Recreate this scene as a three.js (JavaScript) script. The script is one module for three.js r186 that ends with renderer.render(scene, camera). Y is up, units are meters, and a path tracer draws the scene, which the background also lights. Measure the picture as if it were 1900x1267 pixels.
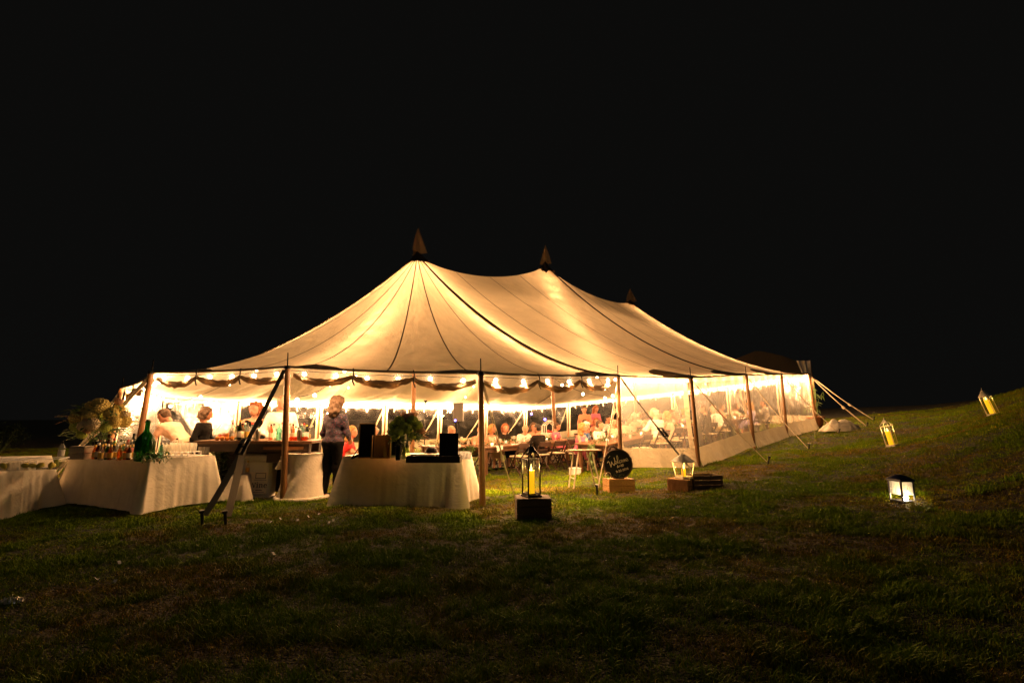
import * as THREE from 'three';
import { mergeGeometries, mergeVertices } from 'three/addons/utils/BufferGeometryUtils.js';
import { RoundedBoxGeometry } from 'three/addons/geometries/RoundedBoxGeometry.js';
import { ImprovedNoise } from 'three/addons/math/ImprovedNoise.js';

// ---------------------------------------------------------------- camera, sky, light, exposure
const scene = new THREE.Scene();
const FPX = 878, PITCH = Math.atan((776 - 633.5) / FPX), EYE = new THREE.Vector3(0, 1.315, 0);
const camera = new THREE.PerspectiveCamera(2 * Math.atan(633.5 / FPX) * 180 / Math.PI, 1900 / 1267, 0.1, 900);
camera.position.copy(EYE); camera.rotation.x = PITCH;
const renderer = new THREE.WebGLRenderer({ antialias: true });
renderer.toneMapping = THREE.LinearToneMapping;
renderer.toneMappingExposure = 1;
renderer.shadowMap.enabled = true;
{ // moonless night sky: nearly black all round
  const W = 64, H = 32, d = new Float32Array(W * H * 4);
  for (let i = 0; i < W * H; i++) d.set([0.0035, 0.0034, 0.0031, 1], i * 4);
  const sky = new THREE.DataTexture(d, W, H, THREE.RGBAFormat, THREE.FloatType);
  sky.mapping = THREE.EquirectangularReflectionMapping; sky.magFilter = THREE.LinearFilter; sky.needsUpdate = true;
  scene.background = sky; scene.environment = sky;
}
const WARM = new THREE.Color().setRGB(1, 0.515, 0.21);       // filament bulbs
const BULB_CD = 4.0, STRING_CD = 4.5;                      // candela of an eave bulb and of a bulb on the roof strings
const moon = new THREE.DirectionalLight(new THREE.Color().setRGB(1, 0.97, 0.9), 0.04);
moon.position.set(30, 60, 40); moon.target.position.set(0, 0, -12); moon.castShadow = true; moon.shadow.radius = 30;
Object.assign(moon.shadow.camera, { left: -30, right: 30, top: 30, bottom: -30, near: 1, far: 200 });
scene.add(moon, moon.target);

// ---------------------------------------------------------------- helpers
const V = (x, y, z) => new THREE.Vector3(x, y, z), C = (r, g, b) => new THREE.Color().setRGB(r, g, b);
let seed = 7;
const rnd = () => { seed = (seed + 0x6d2b79f5) | 0; let t = Math.imul(seed ^ (seed >>> 15), 1 | seed); t = (t + Math.imul(t ^ (t >>> 7), 61 | t)) ^ t; return ((t ^ (t >>> 14)) >>> 0) / 4294967296; };
const rr = (a, b) => a + (b - a) * rnd(), lerp = THREE.MathUtils.lerp, clamp = THREE.MathUtils.clamp, sstep = THREE.MathUtils.smoothstep;
const noise = new ImprovedNoise(), nz = (x, y, z = 0.37) => noise.noise(x, y, z);
const softplus = (x, w) => (x > 20 * w ? x : w * Math.log(1 + Math.exp(x / w)));
const taken = {};
function numbered(n) { taken[n] = (taken[n] ?? -1) + 1; return taken[n] ? n + '_' + String(taken[n]).padStart(3, '0') : n; }
const shadows = (m) => { m.castShadow = true; m.receiveShadow = true; return m; };
function tag(o, label, category, group, kind) {
  if (label) o.userData.label = label; if (category) o.userData.category = category;
  if (group) o.userData.group = group; if (kind) o.userData.kind = kind; return o;
}
function thing(name, label, category, pos, turn = 0, group) {
  const o = new THREE.Group(); o.name = numbered(name); scene.add(o); if (pos) o.position.copy(pos); o.rotation.y = turn;
  return tag(o, label, category, group);
}
const flat = (g) => { const n = g.index ? g.toNonIndexed() : g; for (const k of Object.keys(n.attributes)) if (!['position', 'normal', 'uv'].includes(k)) n.deleteAttribute(k); if (!n.attributes.uv) n.setAttribute('uv', new THREE.BufferAttribute(new Float32Array(n.attributes.position.count * 2), 2)); n.morphAttributes = {}; return n; };
const join = (gs) => (Array.isArray(gs) ? (gs.length === 1 ? gs[0] : mergeGeometries(gs.map(flat))) : gs);
function part(name, gs, mat, parent) { const m = shadows(new THREE.Mesh(join(gs), mat)); m.name = name; parent.add(m); return m; }
function solo(name, gs, mat, label, category, group, kind) { const m = shadows(new THREE.Mesh(join(gs), mat)); m.name = numbered(name); scene.add(m); return tag(m, label, category, group, kind); }
function rebase(o, p) { for (const c of o.children) c.position.sub(p); o.position.add(p); return o; }   // parts built in world coordinates, thing at its base
const box = (w, h, d, x = 0, y = 0, z = 0) => new THREE.BoxGeometry(w, h, d).translate(x, y, z);
const rbox = (w, h, d, r, x = 0, y = 0, z = 0) => new RoundedBoxGeometry(w, h, d, 2, r).translate(x, y, z);
const cyl = (r0, r1, h, n = 16, x = 0, y = 0, z = 0) => new THREE.CylinderGeometry(r1, r0, h, n).translate(x, y + h / 2, z);   // base radius, top radius
const ball = (r, x = 0, y = 0, z = 0, d = 2) => new THREE.IcosahedronGeometry(r, d).translate(x, y, z);
function frameTo(g, p, q, up) {   // g spans y 0..1 -> from p to q
  const y = q.clone().sub(p), L = y.length(); y.normalize();
  const ref = up ? up.clone() : (Math.abs(y.y) > 0.95 ? V(1, 0, 0) : V(0, 1, 0)), x = V().crossVectors(y, ref).normalize(), z = V().crossVectors(x, y);
  return g.applyMatrix4(new THREE.Matrix4().makeBasis(x, y.multiplyScalar(L), z).setPosition(p));
}
function tube(p, q, r0, r1 = r0, n = 10) {
  const y = q.clone().sub(p), L = y.length(); y.normalize();
  const x = V().crossVectors(y, Math.abs(y.y) > 0.95 ? V(1, 0, 0) : V(0, 1, 0)).normalize(), z = V().crossVectors(x, y);
  return new THREE.CylinderGeometry(r1, r0, L, n).translate(0, L / 2, 0).applyMatrix4(new THREE.Matrix4().makeBasis(x, y, z).setPosition(p));
}
function bar(p, q, w, t, face) {   // a plank from p to q, w wide, t thick; face = direction its broad side looks to
  const y = q.clone().sub(p), L = y.length(); y.normalize();
  const f = face ?? (Math.abs(y.y) > 0.95 ? V(0, 0, 1) : V(0, 1, 0)), x = V().crossVectors(y, f).normalize(), z = V().crossVectors(x, y);
  return new THREE.BoxGeometry(w, L, t).translate(0, L / 2, 0).applyMatrix4(new THREE.Matrix4().makeBasis(x, y, z).setPosition(p));
}
const wire = (pts, r, n = 6, seg) => new THREE.TubeGeometry(new THREE.CatmullRomCurve3(pts), seg ?? pts.length * 4, r, n);
const lathe = (pts, n = 16) => new THREE.LatheGeometry(pts.map(([r, y]) => new THREE.Vector2(r, y)), n);
function sheet(f, nu, nv, uvm) {   // f(u, v) -> Vector3; a sheet of nu x nv cells
  const p = [], uv = [], ix = [];
  for (let j = 0; j <= nv; j++) for (let i = 0; i <= nu; i++) { const a = f(i / nu, j / nv); p.push(a.x, a.y, a.z); const t = uvm ? uvm(i / nu, j / nv) : [i / nu, j / nv]; uv.push(t[0], t[1]); }
  for (let j = 0; j < nv; j++) for (let i = 0; i < nu; i++) { const a = j * (nu + 1) + i, b = a + 1, c = a + nu + 1, d = c + 1; ix.push(a, c, b, b, c, d); }
  const g = new THREE.BufferGeometry(); g.setAttribute('position', new THREE.Float32BufferAttribute(p, 3)); g.setAttribute('uv', new THREE.Float32BufferAttribute(uv, 2)); g.setIndex(ix); g.computeVertexNormals(); return g;
}
// textures ---------------------------------------------------------
function tex(w, h, f, srgb) {
  const d = new Uint8Array(w * h * 4);
  for (let y = 0; y < h; y++) for (let x = 0; x < w; x++) { const c = f(x / w, y / h); d.set([clamp(c[0] * 255, 0, 255), clamp(c[1] * 255, 0, 255), clamp(c[2] * 255, 0, 255), 255], (y * w + x) * 4); }
  const t = new THREE.DataTexture(d, w, h); t.wrapS = t.wrapT = THREE.RepeatWrapping; t.magFilter = THREE.LinearFilter; t.needsUpdate = true; if (srgb) t.colorSpace = THREE.SRGBColorSpace; return t;
}
const tnoise = (u, v, f, s = 0) => { // tiling noise
  const a = nz(u * f, v * f, s), b = nz((u - 1) * f, v * f, s), c = nz(u * f, (v - 1) * f, s), d = nz((u - 1) * f, (v - 1) * f, s);
  return lerp(lerp(a, b, u), lerp(c, d, u), v);
};
const woodTex = tex(256, 256, (u, v) => { const n = tnoise(u, v, 4, 2), g = 0.5 + 0.5 * Math.sin((u * 14 + n * 3 + tnoise(u, v * .3, 24, 5) * .6) * 6.283), k = 0.62 + 0.3 * g * 0.6 + tnoise(u, v, 40, 9) * .25; return [k, k * .95, k * .9]; });
const weaveTex = tex(256, 256, (u, v) => { const k = 0.5 + 0.22 * Math.sin(u * 6.283 * 64) + 0.22 * Math.sin(v * 6.283 * 64) + tnoise(u, v, 9, 3) * .2; return [k, k, k]; });
const crumpleTex = tex(512, 512, (u, v) => { let k = 0; for (const [f, a, s] of [[4, .5, 1], [9, .3, 2], [20, .18, 3], [43, .1, 4]]) k += a * (1 - 2 * Math.abs(tnoise(u, v, f, s))); k = clamp(k * .6 + .1, 0, 1); return [k, k, k]; });
const softTex = tex(256, 256, (u, v) => { const k = .5 + tnoise(u, v, 3, 7) * .6 + tnoise(u, v, 8, 8) * .3 + tnoise(u, v, 30, 8) * .12; return [k, k, k]; });
const blotchTex = tex(256, 256, (u, v) => { const k = .9 + tnoise(u, v, 4, 17) * .16 + tnoise(u, v, 11, 18) * .1 + tnoise(u, v, 60, 18) * .06; return [k, k, k]; });
const rep = (t, x, y = x) => { const c = t.clone(); c.repeat.set(x, y); c.needsUpdate = true; return c; };
const std = (color, o = {}) => new THREE.MeshStandardMaterial({ color, roughness: .7, side: THREE.DoubleSide, ...o });
const phys = (color, o = {}) => new THREE.MeshPhysicalMaterial({ color, roughness: .7, side: THREE.DoubleSide, ...o });
const M = {
  roof: phys(C(.86, .75, .56), { transmission: .36, roughness: 1, thickness: 0, bumpMap: rep(softTex, .45), bumpScale: .05, map: rep(blotchTex, .35), specularIntensity: .3 }),
  seam: std(C(.16, .12, .07), { roughness: .9 }), rope: std(C(.06, .045, .03), { roughness: .9 }),
  gusset: phys(C(.40, .30, .17), { roughness: .9, transmission: .22, thickness: 0, map: rep(weaveTex, 4, 1) }),
  cap: std(C(.05, .035, .03), { roughness: .9 }), pennant: phys(C(.34, .26, .16), { transmission: .5, roughness: 1, thickness: 0 }),
  pole: std(C(.30, .145, .05), { roughness: .42, map: rep(woodTex, .5, 2), bumpMap: rep(woodTex, .5, 2), bumpScale: .001 }),
  iron: std(C(.025, .023, .022), { roughness: .45, metalness: .6 }), steel: std(C(.4, .4, .4), { roughness: .3, metalness: 1 }),
  vinyl: phys(C(.97, .97, .95), { transmission: 1, roughness: .24, thickness: 0, bumpMap: rep(crumpleTex, 1), bumpScale: .02 }),
  hazy: phys(C(.97, .95, .9), { transmission: 1, roughness: .33, thickness: 0, bumpMap: rep(crumpleTex, 1), bumpScale: .012 }),
  rolled: phys(C(.30, .225, .145), { transmission: .4, roughness: .9, specularIntensity: .3, thickness: 0, bumpMap: rep(crumpleTex, 2), bumpScale: .01 }),
  skirt: phys(C(.78, .68, .5), { transmission: .45, roughness: 1, thickness: 0, bumpMap: rep(crumpleTex, 1.2), bumpScale: .05, map: rep(blotchTex, .6) }),
  webbing: std(C(.26, .21, .14), { roughness: .85, bumpMap: rep(weaveTex, .5, 4), bumpScale: .002 }), cord: std(C(.55, .46, .33), { roughness: .9 }),
  linen: std(C(.76, .69, .57), { roughness: .9, bumpMap: rep(crumpleTex, .9), bumpScale: .014, map: rep(blotchTex, 1) }),
  wood: std(C(.20, .095, .04), { roughness: .45, map: rep(woodTex, 1), bumpMap: rep(woodTex, 1), bumpScale: .002 }),
  darkwood: std(C(.06, .03, .016), { roughness: .5, map: rep(woodTex, 1), bumpMap: rep(woodTex, 1), bumpScale: .002 }),
  crate: std(C(.36, .17, .06), { roughness: .75, map: rep(woodTex, .4, 1.2), bumpMap: rep(woodTex, .4, 1.2), bumpScale: .003 }),
  darkcrate: std(C(.10, .055, .03), { roughness: .75, map: rep(woodTex, .4, 1.2), bumpMap: rep(woodTex, .4, 1.2), bumpScale: .003 }),
  whitecrate: std(C(.55, .47, .36), { roughness: .8, map: rep(woodTex, .4, 1.2) }),
  chair: std(C(.06, .026, .012), { roughness: .55, map: rep(woodTex, 1) }), seatpad: std(C(.66, .56, .4), { roughness: .8 }),
  white: std(C(.75, .72, .66), { roughness: .6 }), black: phys(C(.010, .0095, .009), { roughness: .7, specularIntensity: .3 }), pine: std(C(.60, .33, .10), { roughness: .7, map: rep(woodTex, .4, 1.2), bumpMap: rep(woodTex, .4, 1.2), bumpScale: .002 }), ribbed: phys(C(.8, .8, .82), { transmission: .75, roughness: .75, thickness: 0 }), frosted: phys(C(.9, .9, .9), { transmission: .7, roughness: .6, thickness: 0 }),
  glass: phys(C(1, 1, 1), { transmission: 1, roughness: .03, thickness: 0 }), tumbler: phys(C(.96, .95, .92), { transmission: .9, roughness: .38, thickness: 0 }), terracotta: std(C(.35, .13, .05), { roughness: .9, bumpMap: softTex, bumpScale: .01 }),
  leaf: phys(C(.09, .17, .03), { roughness: .6, transmission: .25, thickness: 0 }), leaf2: phys(C(.10, .16, .04), { roughness: .6, transmission: .25, thickness: 0 }), darkleaf: std(C(.025, .045, .015), { roughness: .6 }),
  stem: std(C(.05, .08, .02)), hydrangea: std(C(.72, .58, .18), { roughness: .8 }), hydragreen: std(C(.50, .60, .12), { roughness: .8 }), blush: std(C(.55, .32, .2), { roughness: .8 }), cream: std(C(.72, .6, .38), { roughness: .8 }),
};
const ORD = ['first', 'second', 'third', 'fourth', 'fifth', 'sixth', 'seventh', 'eighth', 'ninth', 'tenth', 'eleventh', 'twelfth', 'thirteenth', 'fourteenth', 'fifteenth', 'sixteenth', 'seventeenth', 'eighteenth', 'nineteenth', 'twentieth'];
const glow = (r, g, b, k, c) => new THREE.MeshStandardMaterial({ color: c ?? C(.8, .6, .4), emissive: C(r, g, b), emissiveIntensity: k, roughness: .5 });
const bulbMat = glow(1, .82, .5, 30);

// ---------------------------------------------------------------- terrain
function terrain(x, z) {
  const Zd = -z, X = 26 - softplus(26 - x, 2), n = (x - 2.13) * .679 - (Zd - 9.46) * .734;
  const extra = 2.6 * Math.tanh(.33 * softplus(n - 3.4, .4) * sstep(x, 5, 9) / 2.6);
  return .094 * softplus(X - 2.19, 1) + extra - .17 * sstep(Zd, 7.9, 10.8) * (1 - sstep(x, 1.2, 4.6)) + .03 * nz(x * .6, z * .6) + .012 * nz(x * 2.3, z * 2.3, 4);
}
const TH = PITCH, cT = Math.cos(TH), sT = Math.sin(TH);
function ray(px, py) { const x = (px - 950) / FPX, y = (633.5 - py) / FPX; return V(x, y * cT + sT, -cT + y * sT); }
const at = (px, py, Z) => { const d = ray(px, py); return EYE.clone().addScaledVector(d, Z / -d.z); };          // the point seen at a pixel, Z metres ahead
const onY = (px, py, y) => { const d = ray(px, py); return EYE.clone().addScaledVector(d, (y - EYE.y) / d.y); };
function G(px, py) { const d = ray(px, py); let t = 2; for (let i = 0; i < 4000; i++) { const p = EYE.clone().addScaledVector(d, t); if (p.y <= terrain(p.x, p.z)) return V(p.x, terrain(p.x, p.z), p.z); t += .01; } return EYE.clone().addScaledVector(d, t); }
const land = (x, Z, up = 0) => V(x, terrain(x, -Z) + up, -Z);
{
  const xs = [], zs = []; for (let x = -7.5; x <= 15.01; x += .12) xs.push(x); for (let Z = .6; Z <= 21; Z += .12) zs.push(Z);
  for (let s = .2, x = xs[xs.length - 1]; x < 420; s *= 1.22) xs.push(x += s); for (let s = .2, x = xs[0]; x > -420; s *= 1.22) xs.unshift(x -= s);
  for (let s = .2, Z = zs[zs.length - 1]; Z < 520; s *= 1.22) zs.push(Z += s); for (let s = .3, Z = zs[0]; Z > -200; s *= 1.35) zs.unshift(Z -= s);
  const p = [], uv = [], col = [], ix = [], N = xs.length;
  for (const Z of zs) for (const x of xs) {
    p.push(x, terrain(x, -Z) + .012 * nz(x * 7, Z * 7, 2), -Z); uv.push(x / 2, Z / 2);
    const dry = sstep(nz(x * .55 + 9, Z * .75, 3) + .6 * nz(x * 1.9, Z * 2.2, 5) + .3 * nz(x * 5, Z * 5, 8), -.15, .45);
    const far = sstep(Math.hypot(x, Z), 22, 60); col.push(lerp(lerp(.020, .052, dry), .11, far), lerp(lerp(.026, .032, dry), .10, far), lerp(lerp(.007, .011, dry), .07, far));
  }
  for (let j = 0; j < zs.length - 1; j++) for (let i = 0; i < N - 1; i++) { const a = j * N + i; ix.push(a, a + 1, a + N, a + 1, a + N + 1, a + N); }
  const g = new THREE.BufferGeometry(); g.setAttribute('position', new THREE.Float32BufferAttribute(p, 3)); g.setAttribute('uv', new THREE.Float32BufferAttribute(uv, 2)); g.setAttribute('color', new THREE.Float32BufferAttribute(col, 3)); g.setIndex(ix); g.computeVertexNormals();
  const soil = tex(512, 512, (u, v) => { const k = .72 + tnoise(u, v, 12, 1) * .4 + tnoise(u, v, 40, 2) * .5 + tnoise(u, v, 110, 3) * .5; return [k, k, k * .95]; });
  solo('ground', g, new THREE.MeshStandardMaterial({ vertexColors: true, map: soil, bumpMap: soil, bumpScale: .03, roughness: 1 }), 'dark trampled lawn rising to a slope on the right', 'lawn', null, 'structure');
}
// ---------------------------------------------------------------- the tent
const AX = V(.734, 0, -.679), NR = V(.679, 0, .734);      // along the ridge (away), out of the right side (towards the camera)
const HS = 2.1, BAY = 3.149, RAD = 7.815;
const tent = thing('sailcloth_tent', 'large cream sailcloth tent with three peaks glowing from inside', 'tent');
const peakZ = [15.2, 19.48, 23.75], peakPx = [[774, 474], [1012, 492], [1170, 561]];
const peaks = peakPx.map((p, i) => at(p[0], p[1], peakZ[i]));
const cBase = peaks.map((p) => land(p.x, -p.z)), c1 = V(-3.17, 0, -15.2), c3 = V(6.09, 0, -23.75);
const eave = [], foot = [], anchor = [], names = [];
function pole(name, w, p, opts = {}) {
  let base = land(p.x, -p.z), top = base.clone().setY(base.y + HS);
  if (opts.bot) { base = G(...opts.bot); top = at(opts.top[0], opts.top[1], -base.z - .02); }
  eave.push(top); foot.push(base); anchor.push(w); names.push(name);
}
const sidePt = (i, s) => c1.clone().addScaledVector(AX, BAY * i).addScaledVector(NR, s * RAD);
const endPt = (c, a, s, k = .933) => c.clone().addScaledVector(NR, RAD * Math.cos(a)).addScaledVector(AX, s * RAD * k * Math.sin(a));
const OB = { d: { top: [1147, 697], bot: [1153, 890] }, e: { top: [1282, 700], bot: [1297, 866] }, f: { top: [1385, 695], bot: [1400, 832] }, g: { top: [1450, 694], bot: [1461, 811] }, h: { top: [1502, 694], bot: [1517, 796] }, b: { top: [533, 681], bot: [525, 932] }, c: { top: [892, 693], bot: [895, 938] } };
'defgh'.split('').forEach((k, i) => pole(k, i / 2, sidePt(i, 1), OB[k]));
for (let i = 1; i <= 6; i++) pole('far' + i, 2, endPt(c3, i * Math.PI / 7, 1));
for (let i = 4; i >= 0; i--) pole('back' + i, i / 2, sidePt(i, -1));
for (const [k, a] of [['x', 152], ['y', 124], ['z', 96], ['a', 72], ['b', 48], ['c', 24]]) pole(k, 0, endPt(c1, a * Math.PI / 180, -1), OB[k]);
{ const ia = names.indexOf('a'), iz = names.indexOf('z'); eave[ia] = at(280, 691, 8.74); foot[ia] = land(eave[ia].x - .12, 8.74); eave[iz] = at(225, 719, 10.9); foot[iz] = land(eave[iz].x - .15, 10.9); }
const NB = eave.length, id = (k) => names.indexOf(k);
function ridge(w) {
  const i = Math.min(1, Math.floor(w)), t = w - i, p = peaks[i].clone().lerp(peaks[i + 1], t);
  const s = 1 - (2 * t - 1) ** 2; p.y -= .62 * Math.pow(s, .8) * (i ? .75 : 1); return p;
}
const peaky = (w) => Math.abs(w - Math.round(w)) * 2;          // 0 at a peak, 1 half-way between two
function roofPt(i, u, v) {                                      // bay i (u may run a little past 0..1), v = 0 at the ridge, 1 at the eave
  while (u < 0) { i = (i + NB - 1) % NB; u += 1; } while (u > 1) { i = (i + 1) % NB; u -= 1; }
  const j = (i + 1) % NB, w = lerp(anchor[i], anchor[j], u), R = ridge(w), E = eave[i].clone().lerp(eave[j], u);
  const mid = 4 * u * (1 - u), C0 = ridge(lerp(anchor[i], anchor[j], .5)), inw = V(C0.x - E.x, 0, C0.z - E.z).normalize();
  E.addScaledVector(inw, .10 * mid); E.y += -.015 * mid;
  const end = anchor[i] === anchor[j], p = end ? 1.62 : lerp(1.55, 1.32, peaky(w));
  const P = R.clone().lerp(E, v); P.y = E.y + (R.y - E.y) * Math.pow(1 - v, p) - .02 * Math.sin(Math.PI * v) * (1 - mid * .5);
  return P;
}
function roofNormal(i, u, v) { const e = .01, a = roofPt(i, u + e, v), b = roofPt(i, u - e, v), c = roofPt(i, u, Math.min(1, v + e)), d = roofPt(i, u, Math.max(0, v - e)); const n = a.sub(b).cross(c.sub(d)).normalize(); return n.y < 0 ? n.negate() : n; }
const isEnd = (i) => anchor[i] === anchor[(i + 1) % NB];
const V0 = (i) => (isEnd(i) ? .02 : 0);
for (let i = 0; i < NB; i++) for (const h of [0, 1]) {
  const u0 = h / 2, u1 = (h + 1) / 2, L = eave[i].distanceTo(eave[(i + 1) % NB]);
  part('roof_panel', sheet((u, v) => { const q = lerp(V0(i), 1, v); return roofPt(i, lerp(u0, u1, u), q); }, 10, 36, (u, v) => [lerp(u0, u1, u) * L, v * 8]), M.roof, tent);
}
for (let i = 0; i < NB; i++) for (const h of [0, .5]) {         // seams between the panels, ropes over the peaks
  const thick = h === 0 && ['d', 'f', 'h', 'back0', 'back2', 'back4', 'z', 'far3'].includes(names[i]), W = thick ? .05 : .016, pts = [];
  part(thick ? 'roof_rope' : 'roof_seam', sheet((u, v) => { const q = lerp(.01, .995, v); const P = roofPt(i, h, q), n = roofNormal(i, h + .001, q), t = roofPt(i, h + .02, Math.max(q, .05)).sub(roofPt(i, h - .02, Math.max(q, .05))).normalize(); const k = u * 2 - 1; return P.addScaledVector(t, k * W).addScaledVector(n, (thick ? .012 + .03 * (1 - k * k) : .006 + .004 * (1 - k * k))); }, 4, 40), thick ? M.rope : M.seam, tent);
}
for (let i = 0; i < NB; i++) {                                   // webbing along the eave
  const j = (i + 1) % NB, pts = []; for (let k = 0; k <= 12; k++) pts.push(roofPt(i, Math.min(.9999, k / 12), 1).add(V(0, .004, 0)));
  part('eave_hem', wire(pts, .022, 6, 24), M.gusset, tent);
  const side = (s) => sheet((u, v) => { const x = lerp(-.27, .27, u), k = 1 - .12 * Math.sqrt(Math.max(0, 1 - (x / .27) ** 2)) * (1 - s * .55); const q = lerp(k, .995, v); return roofPt(i, x, q).addScaledVector(roofNormal(i, x + .0011, q), .012 + s * .012); }, 16, 4);
  part('pole_gusset', side(0), M.gusset, tent);
  part('gusset_strap', [0, 1, 2].map((k) => sheet((u, v) => { const x = lerp(.02, .22, v) * (k - 1 || .001) + (u - .5) * .012, q = .99 - .075 * v * (k === 1 ? 1 : .5); return roofPt(i, x, q).addScaledVector(roofNormal(i, x + .0011, q), .032); }, 1, 8)), M.rope, tent);
}
function sidePole(b, t) {
  const d = t.clone().sub(b).normalize();
  const p = part('side_pole', [tube(b.clone().addScaledVector(d, -.04), t.clone().addScaledVector(d, -.03), .05, .045, 14)], M.pole, tent);
  part('spike', [tube(t.clone().addScaledVector(d, -.05), t.clone().addScaledVector(d, .24), .011, .009, 8), tube(t.clone().addScaledVector(d, -.03), t.clone().addScaledVector(d, .02), .056, .056, 14)], M.iron, p);
}
for (let i = 0; i < NB; i++) sidePole(foot[i], eave[i]);
const cpx = [[778, 835], [1036, 830], [1180, 800]];
peaks.forEach((p, i) => {
  const b = onY(cpx[i][0], cpx[i][1], 0); const base = land(p.x + (i === 1 ? .35 : .05), -p.z);
  part('center_pole', tube(base, p.clone().add(V(0, -.05, 0)), .075, .065, 16), M.pole, tent);
  const near = []; for (let j = 0; j < NB; j++) for (let a = 0; a <= 8; a++) for (let b = 0; b <= 14; b++) { const t = roofPt(j, a / 8, b / 90); if (Math.hypot(t.x - p.x, t.z - p.z) < .9) near.push(t); }
  const roofY = (x, z) => { let w = 0, s = 0; for (const t of near) { const d = 1 / ((t.x - x) ** 2 + (t.z - z) ** 2 + 1e-4) ** 2; w += d; s += d * t.y; } return s / w; };
  const cg = []; // scalloped cap
  cg.push(sheet((u, v) => { const a = u * 6.2832, sc = v > .9 ? .05 * Math.abs(Math.sin(a * 8)) : 0, r = .02 + .38 * v, x = p.x + Math.cos(a) * r, z = p.z + Math.sin(a) * r; return V(x, Math.max(roofY(x, z) + .045, p.y - .5) + .10 * Math.pow(1 - v, 2) + sc, z); }, 128, 12));
  part('peak_cap', cg, M.cap, tent);
  const tip = [.98, .9, .74][i];
  const mast = part('mast', [tube(p.clone().add(V(0, -.1, 0)), p.clone().add(V(0, tip, 0)), .014, .008, 8), ball(.02, p.x, p.y + tip, p.z)], M.iron, tent);
  part('pennant', sheet((u, v) => { const a = u * 6.2832 + v * .5, r = .02 + .23 * v * (1 + .35 * Math.sin(a * 3 + i * 2 + v * 2)) * (1 - .12 * v); return V(p.x + .04 * v + Math.cos(a) * r, p.y + tip - .02 - (tip - .1) * v - .05 * Math.sin(a * 2 + i) * v, p.z + Math.sin(a) * r * .7); }, 48, 14), M.pennant, mast);
});
// side walls: clear vinyl framed in cream cloth
function wallPt(i, s, h) {                                       // s along the bay, h metres under the eave
  const j = (i + 1) % NB, E = eave[i].clone().lerp(eave[j], s), B = foot[i].clone().lerp(foot[j], s); B.y = terrain(B.x, B.z) + .01;
  const full = E.y - B.y, t = h / full, P = E.lerp(B, t), C0 = ridge(anchor[i]), inw = V(C0.x - P.x, 0, C0.z - P.z).normalize();
  const k = 4 * s * (1 - s), w = .05 * nz(s * 5 + i * 7, h * 1.2, i) + .02 * nz(s * 14 + i * 3, h * 3, i);
  return P.addScaledVector(inw, .07 + .12 * k * Math.sin(Math.PI * Math.min(1, t)) * .5 + w * Math.min(1, k * 3) - .16 * Math.pow(t, 6) + .05 * nz(s * 9, t * 2, i + 5) * Math.pow(t, 3));
}
function sidewall(i, pane, skirtH = .43) {
  const j = (i + 1) % NB, L = eave[i].distanceTo(eave[j]), full = Math.min(eave[i].y - foot[i].y, eave[j].y - foot[j].y) + .02, bd = .13 / L, uvm = (a, b, c, d) => (u, v) => [lerp(a, b, u) * L, lerp(c, d, v)];
  const rect = (a, b, c, d, nu, nv) => sheet((u, v) => wallPt(i, lerp(a, b, u), lerp(c, d, v)), nu, nv, uvm(a, b, c, d));
  const hS = full - skirtH, m = part('sidewall', [rect(.012, .988, hS, full, 30, 6), rect(.012, bd, .02, hS, 3, 20), rect(1 - bd, .988, .02, hS, 3, 20), rect(bd, 1 - bd, .02, .14, 24, 2)], M.skirt, tent);
  part('window_pane', rect(bd, 1 - bd, .14, hS, 36, 20), pane, m);
  for (const s of [.3, .62, .85]) part('hanging_tie', sheet((u, v) => wallPt(i, s + (u - .5) * .008 + .006 * Math.sin(v * 7 + i + s * 9), .12 + v * (.2 + .1 * Math.abs(nz(i * 1.7, s * 9)))).addScaledVector(NR, -.03), 1, 8), M.white, m);
}
function rolledWall(i, drop = .16) {
  const pts = [], n = 48; for (let k = 0; k <= n; k++) { const s = k / n, q = Math.abs(Math.sin(s * Math.PI * 3)); pts.push(wallPt(i, lerp(.02, .98, s), .12 + drop * Math.pow(q, .8)).add(V(0, .02 * nz(s * 20, i), 0))); }
  const cv = new THREE.CatmullRomCurve3(pts), fr = cv.computeFrenetFrames(160, false);
  const m = part('rolled_sidewall', [sheet((u, v) => { const s = v, c = cv.getPointAt(s), a = u * 6.2832, r = .022 + .026 * Math.pow(Math.abs(Math.sin(s * Math.PI * 3)), .6) + .016 * nz(s * 30, a * 1.2, i) + .010 * Math.sin(a * 5 + s * 30); return V(c.x, c.y + Math.sin(a) * r * 1.15, c.z).addScaledVector(NR, Math.cos(a) * r * .75); }, 20, 160, (u, v) => [u * .5, v * 3])], M.rolled, tent);
  part('clear_flap', [sheet((u, v) => { const c = cv.getPointAt(u), e = roofPt(i, lerp(.02, .98, u), 1).add(V(0, -.02, 0)); return e.lerp(c, v).addScaledVector(NR, .015 * nz(u * 18, v * 3, i)); }, 60, 4, (u, v) => [u * 3, v * .3])], M.vinyl, m);
  for (const s of [1 / 3, 2 / 3]) { const c = cv.getPointAt(s); part('tie', [wire([c.clone().add(V(0, .14, 0)), c.clone().add(V(.03, .05, .06)), c.clone().add(V(.02, -.07, .05)), c.clone().add(V(.05, -.14, .06))], .012, 5)], M.rope, m); }
}
for (let i = 0; i < NB; i++) {
  const k = names[i];
  if ('defg'.includes(k)) sidewall(i, M.hazy); else if ('abc'.includes(k)) rolledWall(i, k === 'c' ? .16 : .11); else if (k === 'z') { rolledWall(i, .12); } else sidewall(i, M.vinyl, .42);
}
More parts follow.
